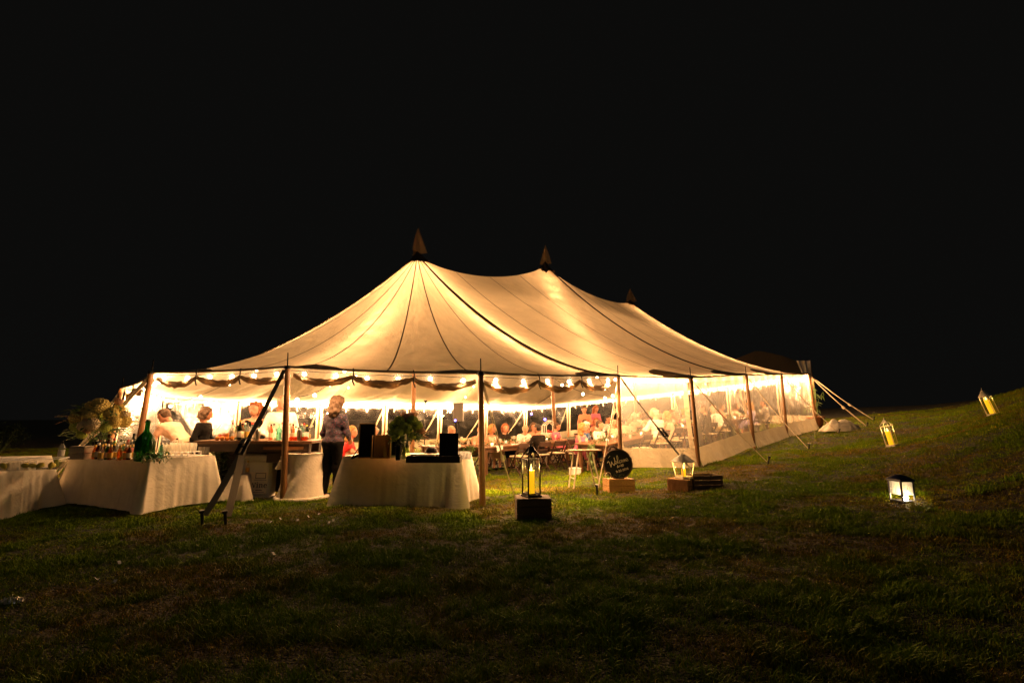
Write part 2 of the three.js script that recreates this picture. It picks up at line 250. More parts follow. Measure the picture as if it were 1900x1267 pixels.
// guys: webbing straps with ratchets, and ropes
function strap(p, q, w, mat = M.webbing) { const d = q.clone().sub(p), side = d.clone().cross(V(0, 1, 0)).normalize(); return sheet((u, v) => { const P = p.clone().lerp(q, v); P.y -= .03 * Math.sin(Math.PI * v); const tw = .4 * Math.sin(v * 3); return P.addScaledVector(side, (u - .5) * w).add(V(0, (u - .5) * w * tw, 0)); }, 2, 24); }
function stake(p, away) { return [tube(p.clone().add(V(0, -.1, 0)), p.clone().add(V(0, .16, 0)).addScaledVector(away, .05), .016, .018, 8), tube(p.clone().add(V(0, .15, 0)).addScaledVector(away, .05), p.clone().add(V(0, .18, 0)).addScaledVector(away, .055), .03, .03, 10)]; }
function ratchet(p, d, parent) {
  const s = d.clone().cross(V(0, 1, 0)).normalize(), u = s.clone().cross(d).normalize(), g = [];
  for (const k of [-1, 1]) g.push(bar(p.clone().addScaledVector(d, -.12).addScaledVector(s, k * .045).addScaledVector(u, .03), p.clone().addScaledVector(d, .13).addScaledVector(s, k * .045).addScaledVector(u, .03), .012, .055, s));
  for (const k of [-.11, 0, .12]) g.push(tube(p.clone().addScaledVector(d, k).addScaledVector(s, -.05).addScaledVector(u, .035), p.clone().addScaledVector(d, k).addScaledVector(s, .05).addScaledVector(u, .035), .012));
  part('ratchet', g, M.iron, parent);
  part('handle', [bar(p.clone().addScaledVector(d, -.10).addScaledVector(u, .065), p.clone().addScaledVector(d, -.03).addScaledVector(u, .075), .07, .012, u)], M.steel, parent);
}
function guy(top, foots, w, rat) {                               // a strap down to a ratchet, then on to one or two stakes
  const away = foots[0].clone().sub(top).setY(0).normalize(), q = top.clone().lerp(foots[0], rat || .55);
  const m = part('guy_strap', [strap(top, q, w * .8), ...foots.map((f) => strap(q.clone(), f.clone().add(V(0, .1, 0)), w))], M.webbing, tent);
  if (rat) ratchet(q, foots[0].clone().sub(top).normalize(), m);
  part('stake', foots.flatMap((f) => stake(f, away)), M.iron, m);
}
const eb = eave[id('b')], ed = eave[id('d')];
guy(eb.clone().add(V(-.02, -.05, .06)), [G(377, 973), G(420, 974)], .085, .57);
guy(ed.clone().add(V(.05, -.05, .05)), [G(1303, 903)], .075, .58);
function rope(top, f, r = .009, slack = .04) { const m = part('guy_rope', [wire([top, top.clone().lerp(f, .5).add(V(0, -slack, 0)), f.clone().add(V(0, .06, 0))], r, 6, 12), wire([top.clone().add(V(.02, -.02, 0)), top.clone().lerp(f, .45).add(V(.03, -slack - .02, 0)), top.clone().lerp(f, .62).add(V(0, -slack * .8, 0))], r * .8, 6, 10), tube(top.clone().lerp(f, .6).add(V(0, -slack, 0)), top.clone().lerp(f, .64).add(V(0, -slack, 0)), r * 2.4)], M.cord, tent); part('stake', stake(f, f.clone().sub(top).setY(0).normalize()), M.iron, m); }
const off = V(0, -.04, 0);
rope(ed.clone().add(off), G(1109, 918)); rope(eave[id('c')].clone().add(off), G(958, 940)); rope(eave[id('e')].clone().add(off), G(1424, 862)); rope(eave[id('f')].clone().add(off), G(1500, 836)); rope(eave[id('g')].clone().add(off), G(1556, 806)); rope(eave[id('h')].clone().add(off), G(1608, 793), .02);
rope(eave[id('a')].clone().add(off), at(70, 868, 8.9).setY(0), .02); rope(eave[id('z')].clone().add(off), land(-10.4, 11), .02);
for (const k of names) if (/back|far|x|y/.test(k)) { const i = id(k), o = V(foot[i].x - ridge(anchor[i]).x, 0, foot[i].z - ridge(anchor[i]).z).normalize(), p = foot[i].clone().addScaledVector(o, 2); rope(eave[i].clone().add(off), land(p.x, -p.z), .018); }
{ // power box and coiled cable hanging on the right front pole
  const p = at(1140, 773, -foot[id('d')].z - .09), m = part('power_box', rbox(.07, .13, .06, .01, p.x, p.y, p.z + .03), M.black, tent), pts = [];
  for (let k = 0; k <= 40; k++) { const a = k / 40 * 6.2832 * 2.5; pts.push(V(p.x + .03 + Math.cos(a) * .05 + .004 * k / 10, p.y + .05 + Math.sin(a) * (.13 - .002 * k), p.z + .02 + .0012 * k)); }
  part('cable', wire(pts, .008, 6, 120), M.cord, m);
}
rebase(tent, cBase[0]);

// ---------------------------------------------------------------- string lights
const bulbG = new THREE.IcosahedronGeometry(.032, 2);
function lightString(label, pts, positions, cd, down = 0) {
  const t = thing('string_lights', label, 'string lights');
  part('cord', wire(pts, .006, 5), M.black, t);
  for (const p of positions) {
    const b = shadows(new THREE.Mesh(bulbG, bulbMat)); b.name = 'bulb'; b.position.copy(p); t.add(b);
    const l = new THREE.PointLight(WARM, cd); l.position.copy(p); l.castShadow = true; l.shadow.radius = 1.6; l.name = 'bulb_light'; t.add(l);
    if (down) { const s = new THREE.SpotLight(WARM, down, 0, 1.0, 1); s.position.copy(p); s.target.position.copy(p).add(V(0, -1, 0)).addScaledVector(NR, .0); s.castShadow = true; s.shadow.radius = 1.6; s.name = 'bulb_light'; t.add(s, s.target); }
  }
  rebase(t, pts[0].clone());
}
function eaveString(label, list, per = 6, cd = BULB_CD, down = 0) {
  const pts = [], bulbs = [];
  for (const i of list) for (let k = 0; k < per; k++) {
    const u = (k + .5) / per, a = roofPt(i, clamp(k / per, .001, .999), .985).add(V(0, -.05, 0)), b = roofPt(i, u, 'abc'.includes(names[i]) ? 1 : .972).add(V(0, -.10 + .02 * nz(i * 3.1, k * 2.7), 0)); if ('abc'.includes(names[i])) b.addScaledVector(V(b.x - peaks[0].x, 0, b.z - peaks[0].z).normalize(), -.03);
    pts.push(a, b.clone().add(V(0, .045, 0))); bulbs.push(b);
  }
  lightString(label, pts, bulbs, cd, down);
}
eaveString('row of round bulbs under the open front eave between the two nearest poles', ['a', 'b'].map(id), 6, .4, 11);
eaveString('row of round bulbs under the front eave beside the welcome sign pole', ['c'].map(id), 6, .4, 62);
eaveString('row of round bulbs at the left end eave above the flower arrangement', ['x', 'y', 'z'].map(id));
eaveString('row of round bulbs along the right eave above the clear side walls', ['d', 'e', 'f', 'g'].map(id));
eaveString('glaring row of bulbs along the far back eave behind the guests', ['back4', 'back3', 'back2', 'back1', 'back0'].map(id).filter((i) => names[i] !== 'back0'), 6, 26);
eaveString('row of bulbs round the far end eave behind the last peak', ['h', 'far1', 'far2', 'far3', 'far4', 'far5', 'far6'].map(id), 6, 7);
eaveString('row of bulbs at the back left eave beside the bar', ['back0'].map(id), 6, 15);
function roofString(label, w, i, u, n = 11, k = 1) {                     // from a peak down to a pole, just under the cloth
  const pts = [], bulbs = [], R = peaks[w];
  const same = anchor[i] === w;
  const P = (v) => { if (same) return roofPt(i, u, v).add(V(0, -.46 - .12 * Math.sin(v * 9), 0)); const a = R.clone(), b = eave[i]; const q = a.lerp(b, v); // find roof height over q: walk the bays
    let best = 9, y = 0; for (let j = 0; j < 4; j++) for (let s = 0; s <= 20; s++) for (let k = 0; k <= 20; k++) { const t = roofPt(j, s / 20, k / 20), d = Math.hypot(t.x - q.x, t.z - q.z); if (d < best) { best = d; y = t.y; } } q.y = y - .48; return q; };
  for (let k = 0; k <= n; k++) { const v = .05 + .9 * k / n, p = P(v); pts.push(p.clone().add(V(0, .045, 0))); bulbs.push(p); }
  lightString(label, pts, bulbs, STRING_CD * k);
}
roofString('string of bulbs from the nearest peak to the welcome sign pole', 0, id('d'), 0.001);
roofString('string of bulbs from the nearest peak to the strapped front pole', 0, id('b'), 0.001, 11, .85);
roofString('string of bulbs from the nearest peak down to the left corner pole', 0, id('z'), 0.001, 11, .7);
roofString('string of bulbs from the nearest peak to the back wall', 0, id('back0'), 0.001);
roofString('string of bulbs from the middle peak slanting to the welcome sign pole', 1, id('d'), 0, 13, .6);
roofString('string of bulbs from the middle peak to the back wall', 1, id('back2'), 0.001);
roofString('string of bulbs from the farthest peak to the right side wall', 2, id('h'), 0.001);
// ---------------------------------------------------------------- draped tables
function cloth(L, W, H, o = {}) {
  const { flare = .10, fold = .022, sd = 1, gap = .01, nS = 240, nT = 26, side = () => 1 } = o, per = 2 * (L + W), seg = [];
  const along = (s) => { s = ((s % per) + per) % per; if (s < L) return [V(-L / 2 + s, 0, W / 2), V(0, 0, 1), Math.min(s, L - s)]; s -= L; if (s < W) return [V(L / 2, 0, W / 2 - s), V(1, 0, 0), Math.min(s, W - s)]; s -= W; if (s < L) return [V(L / 2 - s, 0, -W / 2), V(0, 0, -1), Math.min(s, L - s)]; s -= L; return [V(-L / 2, 0, -W / 2 + s), V(-1, 0, 0), Math.min(s, W - s)]; };
  const nrm = (s) => { const r = .05, n = V(); for (const d of [-r, -r / 2, 0, r / 2, r]) n.add(along(s + d)[1]); return n.normalize(); };
  const skirt = sheet((u, v) => {
    const s = u * per, [p, , c] = along(s), n = nrm(s), k = Math.exp(-c / .10), t = v;
    let out = flare * Math.pow(t, 1.15) * (.6 + .5 * nz(s * .9, sd)) + .17 * k * Math.pow(t, .9);
    out += t * (fold * (nz(s * 3.2, sd + t * .4) * 1.6 + .9 * nz(s * 8, sd + 3 + t * .6)) + (.02 + .05 * Math.exp(-c / .22)) * nz(s * 13, sd + 7) * .9);
    out += .004 * Math.exp(-Math.abs(((s + sd * .13) % .62) - .31) / .008) + .004 * Math.exp(-Math.abs(t - .52) / .01);
    const y = H - t * (H - gap) * (1 + .02 * nz(s * 2.1, sd + 11)) - .006 * Math.min(1, t * 40);
    return p.clone().addScaledVector(n, out + .004).setY(y);
  }, nS, nT, (u, v) => [u * per, v * H]);
  const top = sheet((u, v) => V((u - .5) * (L + .01), H + .002 + .003 * nz(u * 9, v * 6, sd), (v - .5) * (W + .01)), 16, 8, (u, v) => [u * L, v * W]);
  return [skirt, top];
}
function drapedTable(label, a, b, W, H, o) {                     // a, b: the two near bottom corners (left, right) on the ground
  const d = b.clone().sub(a).setY(0), L = d.length() - (o.flareCut ?? .2); d.normalize(); const n = V(-d.z, 0, d.x); if (n.z > 0) n.negate();   // n points away from the camera
  const c = a.clone().add(b).multiplyScalar(.5).addScaledVector(n, W / 2 + (o.inset ?? .1)); c.y = terrain(c.x, c.z);
  const t = thing('banquet_table', label, 'table', c, Math.atan2(-d.z, d.x));
  part('tabletop', box(L - .02, .03, W - .02, 0, H - .02, 0), M.wood, t);
  for (const x of [-1, 1]) for (const z of [-1, 1]) part('leg', tube(V(x * (L / 2 - .2), 0, z * (W / 2 - .08)), V(x * (L / 2 - .2), H - .03, z * (W / 2 - .08)), .015), M.steel, t);
  part('tablecloth', cloth(L, W, H, o), M.linen, t);
  t.userData.H = undefined; delete t.userData.H;
  t.surface = c.y + H + .006; return t;
}
const tBar = drapedTable('white draped corner bar table holding bottles, glasses and tall flowers', G(104, 936), G(264, 957), .95, .74, { sd: 2, flare: .05, inset: .06, gap: .05 });
const tLeft = (() => { // the table cut by the left frame edge: runs towards the camera
  const c = G(95, 962), W = .76, L = 1.9, t = thing('banquet_table', 'white draped table at the far left edge with a clear tub on it', 'table', land(c.x - W / 2 - .48, -c.z - L / 2 + .66), Math.PI / 2 + .34);
  part('tabletop', box(L - .02, .03, W - .02, 0, .72, 0), M.wood, t); for (const x of [-1, 1]) for (const z of [-1, 1]) part('leg', tube(V(x * .75, 0, z * .3), V(x * .75, .71, z * .3), .015), M.steel, t);
  part('tablecloth', cloth(L, W, .74, { sd: 9, flare: .06, gap: .02 }), M.linen, t); return t;
})();
const tGuest = drapedTable('white draped guest book table with vase, boxes and open case', G(616, 938), G(864, 943), .76, .74, { sd: 5, flare: .06, inset: .07 });

// ---------------------------------------------------------------- bottles, glasses
const tint = (r, g, b, rough = .05) => phys(C(r, g, b), { transmission: .92, roughness: rough, thickness: 0 });
const GL = { clear: tint(.93, .93, .9), green: tint(.12, .38, .12), amber: tint(.75, .34, .05), brown: tint(.25, .09, .02), aqua: tint(.45, .85, .75), pink: tint(.95, .45, .35), orange: tint(.95, .45, .06), dark: tint(.05, .09, .03) };
const LB = { cream: std(C(.7, .6, .4)), gold: std(C(.6, .38, .06)), red: std(C(.5, .05, .03)), white: M.white, teal: std(C(.1, .4, .36)), black: M.black };
const bottleShapes = {
  wine: [[.001, 0], [.034, .002], [.037, .02], [.037, .18], [.03, .215], [.015, .24], [.014, .30], [.017, .302]],
  spirit: [[.001, 0], [.04, .002], [.042, .015], [.042, .17], [.035, .20], [.015, .215], [.014, .26], [.016, .262]],
  mixer: [[.001, 0], [.028, .002], [.03, .012], [.03, .12], [.02, .155], [.013, .175], [.012, .2], [.014, .203]],
};
for (const k in bottleShapes) bottleShapes[k] = lathe(bottleShapes[k], 18);
const TOP = { wine: .302, spirit: .262, mixer: .203 }, LR = { wine: .0385, spirit: .0435, mixer: .0315 }, LY = { wine: [.05, .09], spirit: [.04, .1], mixer: [.03, .07] };
function bottle(p, shape, glass, label, cap, text, group, s = 1) {
  const t = thing('bottle', text, 'bottle', p, rr(0, 6), group); t.scale.setScalar(s);
  part('glass', bottleShapes[shape], GL[glass], t);
  if (label) part('paper_label', new THREE.CylinderGeometry(LR[shape], LR[shape], LY[shape][1], 18, 1, true).translate(0, LY[shape][0] + LY[shape][1] / 2, 0), LB[label], t);
  part('cap', cyl(.017, .016, .03, 12, 0, TOP[shape] - .022, 0), LB[cap], t); return t;
}
const tumblerG = lathe([[.001, .004], [.032, .004], [.034, .012], [.04, .1], [.038, .1], [.031, .014], [.001, .012]], 16), wineG = lathe([[.001, 0], [.034, .002], [.034, .005], [.006, .012], [.004, .08], [.02, .095], [.038, .13], [.034, .19], [.032, .19], [.036, .13], [.018, .098], [.001, .09]], 16), cupG = lathe([[.001, .002], [.03, .002], [.043, .12], [.041, .12], [.028, .008]], 16);
function glassware(p, kind, text, group, s = 1, mat = M.tumbler) { const m = solo(kind === 'wine' ? 'wine_glass' : kind === 'cup' ? 'cup' : 'tumbler', kind === 'wine' ? wineG : kind === 'cup' ? cupG : tumblerG, mat, text, kind === 'cup' ? 'cup' : 'glass', group); m.position.copy(p); m.scale.setScalar(s); m.rotation.y = rnd() * 6; return m; }
{
  const y = tBar.surface, P = (px, py) => onY(px, py, y);
  // mixers and spirits in front of the flowers
  for (let k = 0; k < 13; k++) { const p = P(173 + k * 5.8, 852 + (k % 3) * 1.2 - (k % 2) * 1); bottle(p, 'mixer', ['amber', 'brown', 'clear', 'amber', 'green'][k % 5], ['gold', 'cream', 'gold', null, 'cream'][k % 5], ['gold', 'white', 'gold'][k % 3], ORD[k] + ' small mixer bottle from the left in the front row of the corner bar', 'mixer bottles in the front row', rr(.95, 1.1)); }
  for (let k = 0; k < 12; k++) { const p = P(176 + k * 6.4, 847 - (k % 2) * 1.2); bottle(p, 'spirit', ['clear', 'clear', 'aqua', 'amber', 'clear', 'green'][k % 6], ['white', 'teal', null, 'cream', 'red', null][k % 6], ['white', 'red', 'white', 'black'][k % 4], ORD[k] + ' taller bottle from the left in the back row of the corner bar', 'spirit bottles in the back row', rr(.85, 1.02)); }
  bottle(P(197, 846), 'wine', 'brown', 'cream', 'gold', 'tall wine bottle with pale neck under the big flowers', null, 1.2); bottle(P(243, 846), 'wine', 'dark', null, 'black', 'dark wine bottle just left of the big green demijohn', null, 1.1);
  bottle(P(111, 851), 'spirit', 'clear', 'white', 'black', 'clear bottle alone at the left end of the corner bar', null, .9);
  for (let k = 0; k < 10; k++) glassware(P(150 + (k % 5) * 4.6, 851 - Math.floor(k / 5) * 3), 'cup', ORD[k % 5] + ' clear plastic cup from the pale crate, ' + (k < 5 ? 'front' : 'back') + ' row', 'clear cups beside the pale crate', 1.25, M.frosted).position.y += .0;
  // slatted pale crate
  crateBox('small pale slatted crate at the left end of the corner bar', P(124, 853), P(153, 853), .2, .17, M.whitecrate, 'crate');
  const d = thing('demijohn', 'large green glass demijohn with narrow neck on the corner bar', 'bottle', P(265, 856)); d.scale.setScalar(1.0);
  part('glass', lathe([[.001, 0], [.10, .004], [.117, .03], [.12, .1], [.118, .25], [.10, .32], [.06, .37], [.034, .40], [.028, .43], [.028, .51], [.034, .512], [.034, .535], [.026, .54]], 28), tint(.05, .22, .05), d); part('stopper', cyl(.025, .022, .03, 14, 0, .53, 0), M.darkwood, d);
  for (let k = 0; k < 16; k++) { const row = Math.floor(k / 8); glassware(P(306 + (k % 8) * 7.2, 848 - row * 4).setY(y + .075), 'tumbler', ORD[k % 8] + ' tumbler from the left in the ' + (row ? 'back' : 'front') + ' row on the clear rack', 'tumblers on the clear rack', 1.15); }
  const r = thing('glass_rack', 'clear plastic rack under the rows of tumblers', 'rack', P(336, 846), tBar.rotation.y + .25); part('tray', [box(.46, .012, .26, 0, .006, 0), box(.46, .012, .26, 0, .066, 0)], M.frosted, r); for (const x of [-.22, -.11, 0, .11, .22]) for (const z of [-.12, .12]) part('post', box(.02, .05, .02, x, .036, z), M.frosted, r);
  const dm = thing('cloche', 'ribbed glass dome with dark knob behind the tumblers', 'glass dome', P(325, 841)); part('dome', lathe([[.13, 0], [.135, .05], [.12, .13], [.08, .19], [.02, .215], [.001, .218]], 24), phys(C(.95, .95, .9), { transmission: .85, roughness: .25, thickness: 0 }), dm); part('knob', ball(.018, 0, .235, 0), M.darkwood, dm); part('rib', Array.from({ length: 14 }, (_, k) => { const a = k / 14 * 6.2832; return wire([[.137, .0], [.137, .05], [.122, .13], [.082, .19], [.02, .218]].map(([q, h]) => V(Math.cos(a) * q, h, Math.sin(a) * q)), .003, 4, 10); }), M.white, dm);
  for (let k = 0; k < 2; k++) glassware(P(372 + k * 10, 842), 'tumbler', ['amber-rimmed empty tumbler by the right end of the corner bar, left one', 'empty tumbler nearest the right end of the corner bar'][k], null, 1.1);
  const wreath = []; for (let k = 0; k < 260; k++) { const a = rr(0, 6.28), q = rr(.07, .2), h = Math.abs(rr(0, .1)) * (1.4 - q * 3); wreath.push(leafG(rr(.04, .075)).rotateX(rr(-1, 1)).rotateY(rr(0, 6.3)).translate(Math.cos(a) * q * 1.15 + .05, .02 + h, Math.sin(a) * q * .6)); }
  const w = thing('leaf_wreath', 'dark leafy wreath with pale figs round the demijohn base', 'wreath', P(275, 857)); part('foliage', wreath, M.leaf, w); for (const [x, z] of [[.02, .12], [.1, .11], [.16, .05]]) part('fruit', ball(.024, x, .03, z), M.cream, w);
  for (let k = 0; k < 3; k++) bottle(P(296 + k * 7, 849), 'mixer', ['aqua', 'clear', 'clear'][k], null, 'white', ['turquoise bottle just right of the leafy wreath', 'first clear bottle right of the turquoise one', 'second clear bottle right of the turquoise one'][k], null, 1.05);
}
function leafG(L, w = .38) { const p = [0, 0, 0, -w * L / 2, .06 * L, L * .45, w * L / 2, .06 * L, L * .45, 0, -.04 * L, L * .45, 0, -.1 * L, L], g = new THREE.BufferGeometry(); g.setAttribute('position', new THREE.Float32BufferAttribute(p, 3)); g.setAttribute('uv', new THREE.Float32BufferAttribute([.5, 0, 0, .5, 1, .5, .5, .5, .5, 1], 2)); g.setIndex([0, 3, 1, 0, 2, 3, 1, 3, 4, 3, 2, 4]); g.computeVertexNormals(); return g; }
function crateBox(label, a, b, D, H, mat, cat, extra) {          // a, b: near bottom corners
  const d = b.clone().sub(a).setY(0), L = d.length(); d.normalize(); const n = V(-d.z, 0, d.x); if (n.z > 0) n.negate();
  const c = a.clone().add(b).multiplyScalar(.5).addScaledVector(n, D / 2); c.y = Math.min(a.y, b.y);
  const t = thing('crate', label, cat || 'crate', c, Math.atan2(-d.z, d.x)); const rows = H > .22 ? 3 : 2, th = .014, g = .008, h = H / rows;
  for (let r = 0; r < rows; r++) { const y = r * h + h / 2; for (const s of [-1, 1]) { part('slat', rbox(L, h - g, th, .003, 0, y, s * (D / 2 - th / 2)), mat, t); part('slat', rbox(th, h - g, D - 2 * th - .002, .003, s * (L / 2 - th / 2), y, 0), mat, t); } }
  for (const x of [-1, 1]) for (const z of [-1, 1]) part('corner_post', box(.025, H - .01, .025, x * (L / 2 - th - .0135), H / 2, z * (D / 2 - th - .0135)), mat, t);
  if (extra !== 'open') { const nT = 4, w = D / nT; for (let k = 0; k < nT; k++) part('top_board', rbox(L - .004, .014, w - .006, .003, 0, H + .0075, -D / 2 + w * (k + .5)), mat, t); }
  else part('bottom_board', box(L - .04, .012, D - .04, 0, .008, 0), mat, t);
  return t;
}
// ---------------------------------------------------------------- flowers
const floret = (() => { const gs = []; for (let k = 0; k < 4; k++) gs.push(leafG(.02, .95).rotateX(-.5).rotateY(k * Math.PI / 2)); return mergeGeometries(gs.map(flat)); })();
function headG(r, n = 110, k = 1) { const gs = []; for (let i = 0; i < n; i++) { const y = 1 - 2 * (i + .5) / n, a = i * 2.39996, q = Math.sqrt(1 - y * y), d = V(Math.cos(a) * q, y, Math.sin(a) * q), g = floret.clone().scale(k * r / .07, k * r / .07, k * r / .07).rotateY(rr(0, 6)); g.applyQuaternion(new THREE.Quaternion().setFromUnitVectors(V(0, 1, 0), d)).translate(d.x * r * rr(.86, 1.04), d.y * r * rr(.8, .98), d.z * r * rr(.86, 1.04)); gs.push(g); } gs.push(flat(ball(r * .8, 0, 0, 0, 1))); return mergeGeometries(gs.map(flat)); }
const heads = [headG(.075), headG(.075, 90, 1.2), headG(.075, 140, .8)];
function flowers(t, cy, R, spots, leaves, mats, squash = .85) {
  for (const [x, y, z, s, m] of spots) { const f = part('flower_head', heads[Math.floor(rnd() * 3)], mats[m], t); f.position.set(x, cy + y, z); f.scale.set(s, s * .9, s); f.rotation.set(rr(0, 6), rr(0, 6), 0); }
  const lf = [], st = [];
  for (let i = 0; i < leaves; i++) { const d = V(rr(-1, 1), rr(-.75, 1), rr(-1, 1)).normalize(), q = R * rr(.35, 1.05); lf.push(leafG(rr(.06, .13)).rotateX(rr(-.7, .7)).rotateY(Math.atan2(d.x, d.z)).translate(d.x * q, cy + d.y * q * squash, d.z * q)); }
  for (let i = 0; i < 16; i++) { const a = rr(0, 6.28), q = rr(.2, .8) * R; st.push(tube(V(Math.cos(a) * .03, cy - R * .9, Math.sin(a) * .03), V(Math.cos(a) * q, cy + rr(-.1, .5) * R, Math.sin(a) * q), .004, .003, 5)); }
  part('foliage', lf, M.leaf, t); part('stem', st, M.stem, t);
}
{
  const y = tBar.surface, p = onY(178, 848, y), t = thing('flower_arrangement', 'huge wild flower arrangement of golden hydrangeas on the corner bar', 'flowers', p);
  part('vase', lathe([[.001, 0], [.07, .004], [.085, .05], [.08, .16], [.06, .2], [.07, .23], [.066, .23], [.055, .2]], 20), M.black, t);
  const s = [[.06, .26, .1, 1.25, 0], [-.19, .24, 0, 1, 0], [-.09, .16, .16, 1.1, 0], [.03, .11, .24, 1.15, 0], [.22, .14, .1, 1.15, 0], [.14, -.02, .3, 1.1, 2], [.30, .02, .12, 1.1, 0], [-.27, .04, .1, 1.05, 1], [-.12, -.04, .26, .9, 1], [-.36, -.06, .02, .9, 1], [.16, .22, -.1, .9, 0], [.03, .03, .28, .7, 3], [-.03, -.16, .27, .8, 1], [.36, .02, 0, 1, 0], [-.2, .12, -.2, 1, 1], [.18, .33, -.05, .6, 3], [.07, -.1, .3, .6, 3], [-.04, .3, .05, 1, 0], [.1, .2, .2, .9, 0], [-.15, .08, .28, .9, 0], [-.25, .14, .15, .9, 1], [.25, -.06, .2, .9, 1], [.02, -.04, .32, .9, 2], [-.3, .16, -.1, .8, 0], [.3, .12, -.05, .9, 2]].map((q) => [q[0], q[1], q[2], q[3] * 1.12, q[4]]);
  flowers(t, .50, .42, s, 420, [M.hydrangea, M.hydragreen, M.cream, M.blush]);
  const gr = []; for (let k = 0; k < 7; k++) { const a = rr(2.6, 4.2); gr.push(wire([V(-.25, .5, .05), V(-.42 + rr(-.04, .04), .56 + rr(-.02, .06), rr(-.05, .1)), V(-.55 + rr(-.06, .05), .52 + rr(-.07, .1), rr(-.1, .15))], .0025, 4, 6)); }
  part('dry_grass', gr, M.blush, t);
}
{
  const y = tGuest.surface, P = (px, py) => onY(px, py, y);
  const t = thing('flower_arrangement', 'round green and blush bouquet in a glass vase on the guest table', 'flowers', P(752, 852));
  part('vase', lathe([[.001, .004], [.045, .004], [.055, .01], [.06, .09], [.045, .14], [.05, .17], [.047, .17], [.042, .14], [.055, .09]], 20), tint(.75, .8, .6), t); part('foot', lathe([[.001, 0], [.045, 0], [.04, .006], [.001, .006]], 20), M.glass, t);
  const s = [[-.16, .1, .06, 1, 1], [-.08, .16, .1, 1, 1], [.0, .19, .05, 1, 3], [.09, .17, .06, 1.05, 1], [.16, .1, .05, 1, 1], [-.05, .02, .18, .8, 2], [.06, .04, .17, .85, 1], [-.17, .0, .05, .9, 1], [.2, .03, .02, .8, 3], [.12, -.04, .14, .7, 1], [-.12, -.07, .14, .75, 1], [0, .1, .17, .8, 1], [.05, .24, -.02, .6, 3], [-.05, .22, -.05, .7, 1]];
  flowers(t, .37, .24, s, 260, [M.hydrangea, M.hydragreen, M.hydragreen, M.blush]);
  const pl = []; for (const [x, z] of [[-.08, 0], [-.03, .02], [.1, 0], [.14, .03]]) for (let k = 0; k < 5; k++) pl.push(wire([V(x * .4, .5, z), V(x, .6, z), V(x + rr(-.05, .05), .66 + rr(-.01, .04), z + rr(-.04, .04))], .005, 4, 6)); part('plume', pl, M.blush, t);
  const fn = []; for (let k = 0; k < 9; k++) fn.push(leafG(.13, .3).rotateX(rr(-.3, .3)).rotateY(1.2 + rr(-.5, .5)).translate(.2 + rr(0, .05), .33 + rr(-.06, .08), rr(-.05, .05))); part('dried_leaf', fn, M.blush, t);
  const bv = thing('vase', 'slim black vase in front of the framed blackboard on guest table', 'vase', P(738, 854)); part('body', lathe([[.001, 0], [.03, .002], [.034, .03], [.042, .16], [.036, .2], [.033, .2], [.038, .15]], 20), M.black, bv); part('leaves', Array.from({ length: 24 }, () => leafG(rr(.05, .09)).rotateX(rr(-1.2, -.2)).rotateY(rr(0, 6.3)).translate(rr(-.03, .03), rr(.16, .26), rr(-.03, .03))), M.darkleaf, bv);
  // dark board in a wooden frame
  const bd = thing('framed_board', 'tall dark board in orange wood frame leaning at the left of guest table', 'board', P(679, 850), .28); bd.rotation.x = 0;
  const H = .50, W = .235; part('panel', rbox(W - .03, H - .03, .012, .003, 0, H / 2, .02), M.black, bd); part('frame', [rbox(W, .018, .055, .004, 0, H - .009, 0), rbox(W, .018, .055, .004, 0, .009, 0), rbox(.018, H - .036, .055, .004, W / 2 - .009, H / 2, 0), rbox(.018, H - .036, .055, .004, -W / 2 + .009, H / 2, 0)], M.pine, bd);
  const pr = thing('easel_prop', 'black wedge propped at the foot of the tall dark board', 'stand', P(659, 851), .3); part('wedge', [bar(V(-.06, 0, 0), V(.05, .16, -.01), .05, .012), bar(V(-.05, .01, .02), V(.04, .05, .02), .06, .03)], M.black, pr);
  // plain wooden box with slanted divider
  const wb = thing('card_box', 'open-fronted pale pine card box behind the black framed board', 'box', P(706, 850), .2); { const w = .27, h = .33, d = .2, th = .016; part('bottom_board', rbox(w - .04, th, d - .02, .003, 0, th / 2, 0), M.pine, wb); part('back_board', rbox(w, h, th, .003, 0, h / 2, -d / 2), M.pine, wb); for (const s of [-1, 1]) part('side_board', rbox(th, h, d - .018, .003, s * (w / 2 - th / 2), h / 2, 0), M.pine, wb); part('spout', [bar(V(.07, .02, d / 2 + .02), V(.05, .18, d / 2 + .012), .05, .012, V(0, 0, 1))], M.pine, wb); }
  const fr = thing('framed_board', 'black panel in a broad white frame beside the pine card box', 'board', P(737, 849), .12); { const w = .24, h = .34; part('panel', box(w - .06, h - .06, .01, 0, h / 2, 0), M.black, fr); part('frame', [rbox(w, .034, .024, .004, 0, h - .017, 0), rbox(w, .034, .024, .004, 0, .017, 0), rbox(.034, h - .068, .024, .004, w / 2 - .017, h / 2, 0), rbox(.034, h - .068, .024, .004, -w / 2 + .017, h / 2, 0)], M.white, fr); }
  const cs = thing('open_case', 'dark open case with raised black lid at the right of guest table', 'case', P(806, 857), .02); { part('tray', [rbox(.70, .012, .3, .004, 0, .007, 0), rbox(.70, .085, .014, .004, 0, .045, .15), rbox(.70, .085, .014, .004, 0, .045, -.15), rbox(.014, .085, .28, .004, -.345, .045, 0), rbox(.014, .085, .28, .004, .345, .045, 0)], M.darkwood, cs); part('lid', rbox(.25, .29, .02, .006, .2, .235, .12), M.black, cs); part('handle', rbox(.09, .022, .016, .006, -.03, .055, .168), M.black, cs); part('papers', [box(.3, .03, .2, -.15, .06, -.02), box(.24, .02, .16, -.12, .086, -.03)], M.cream, cs); }
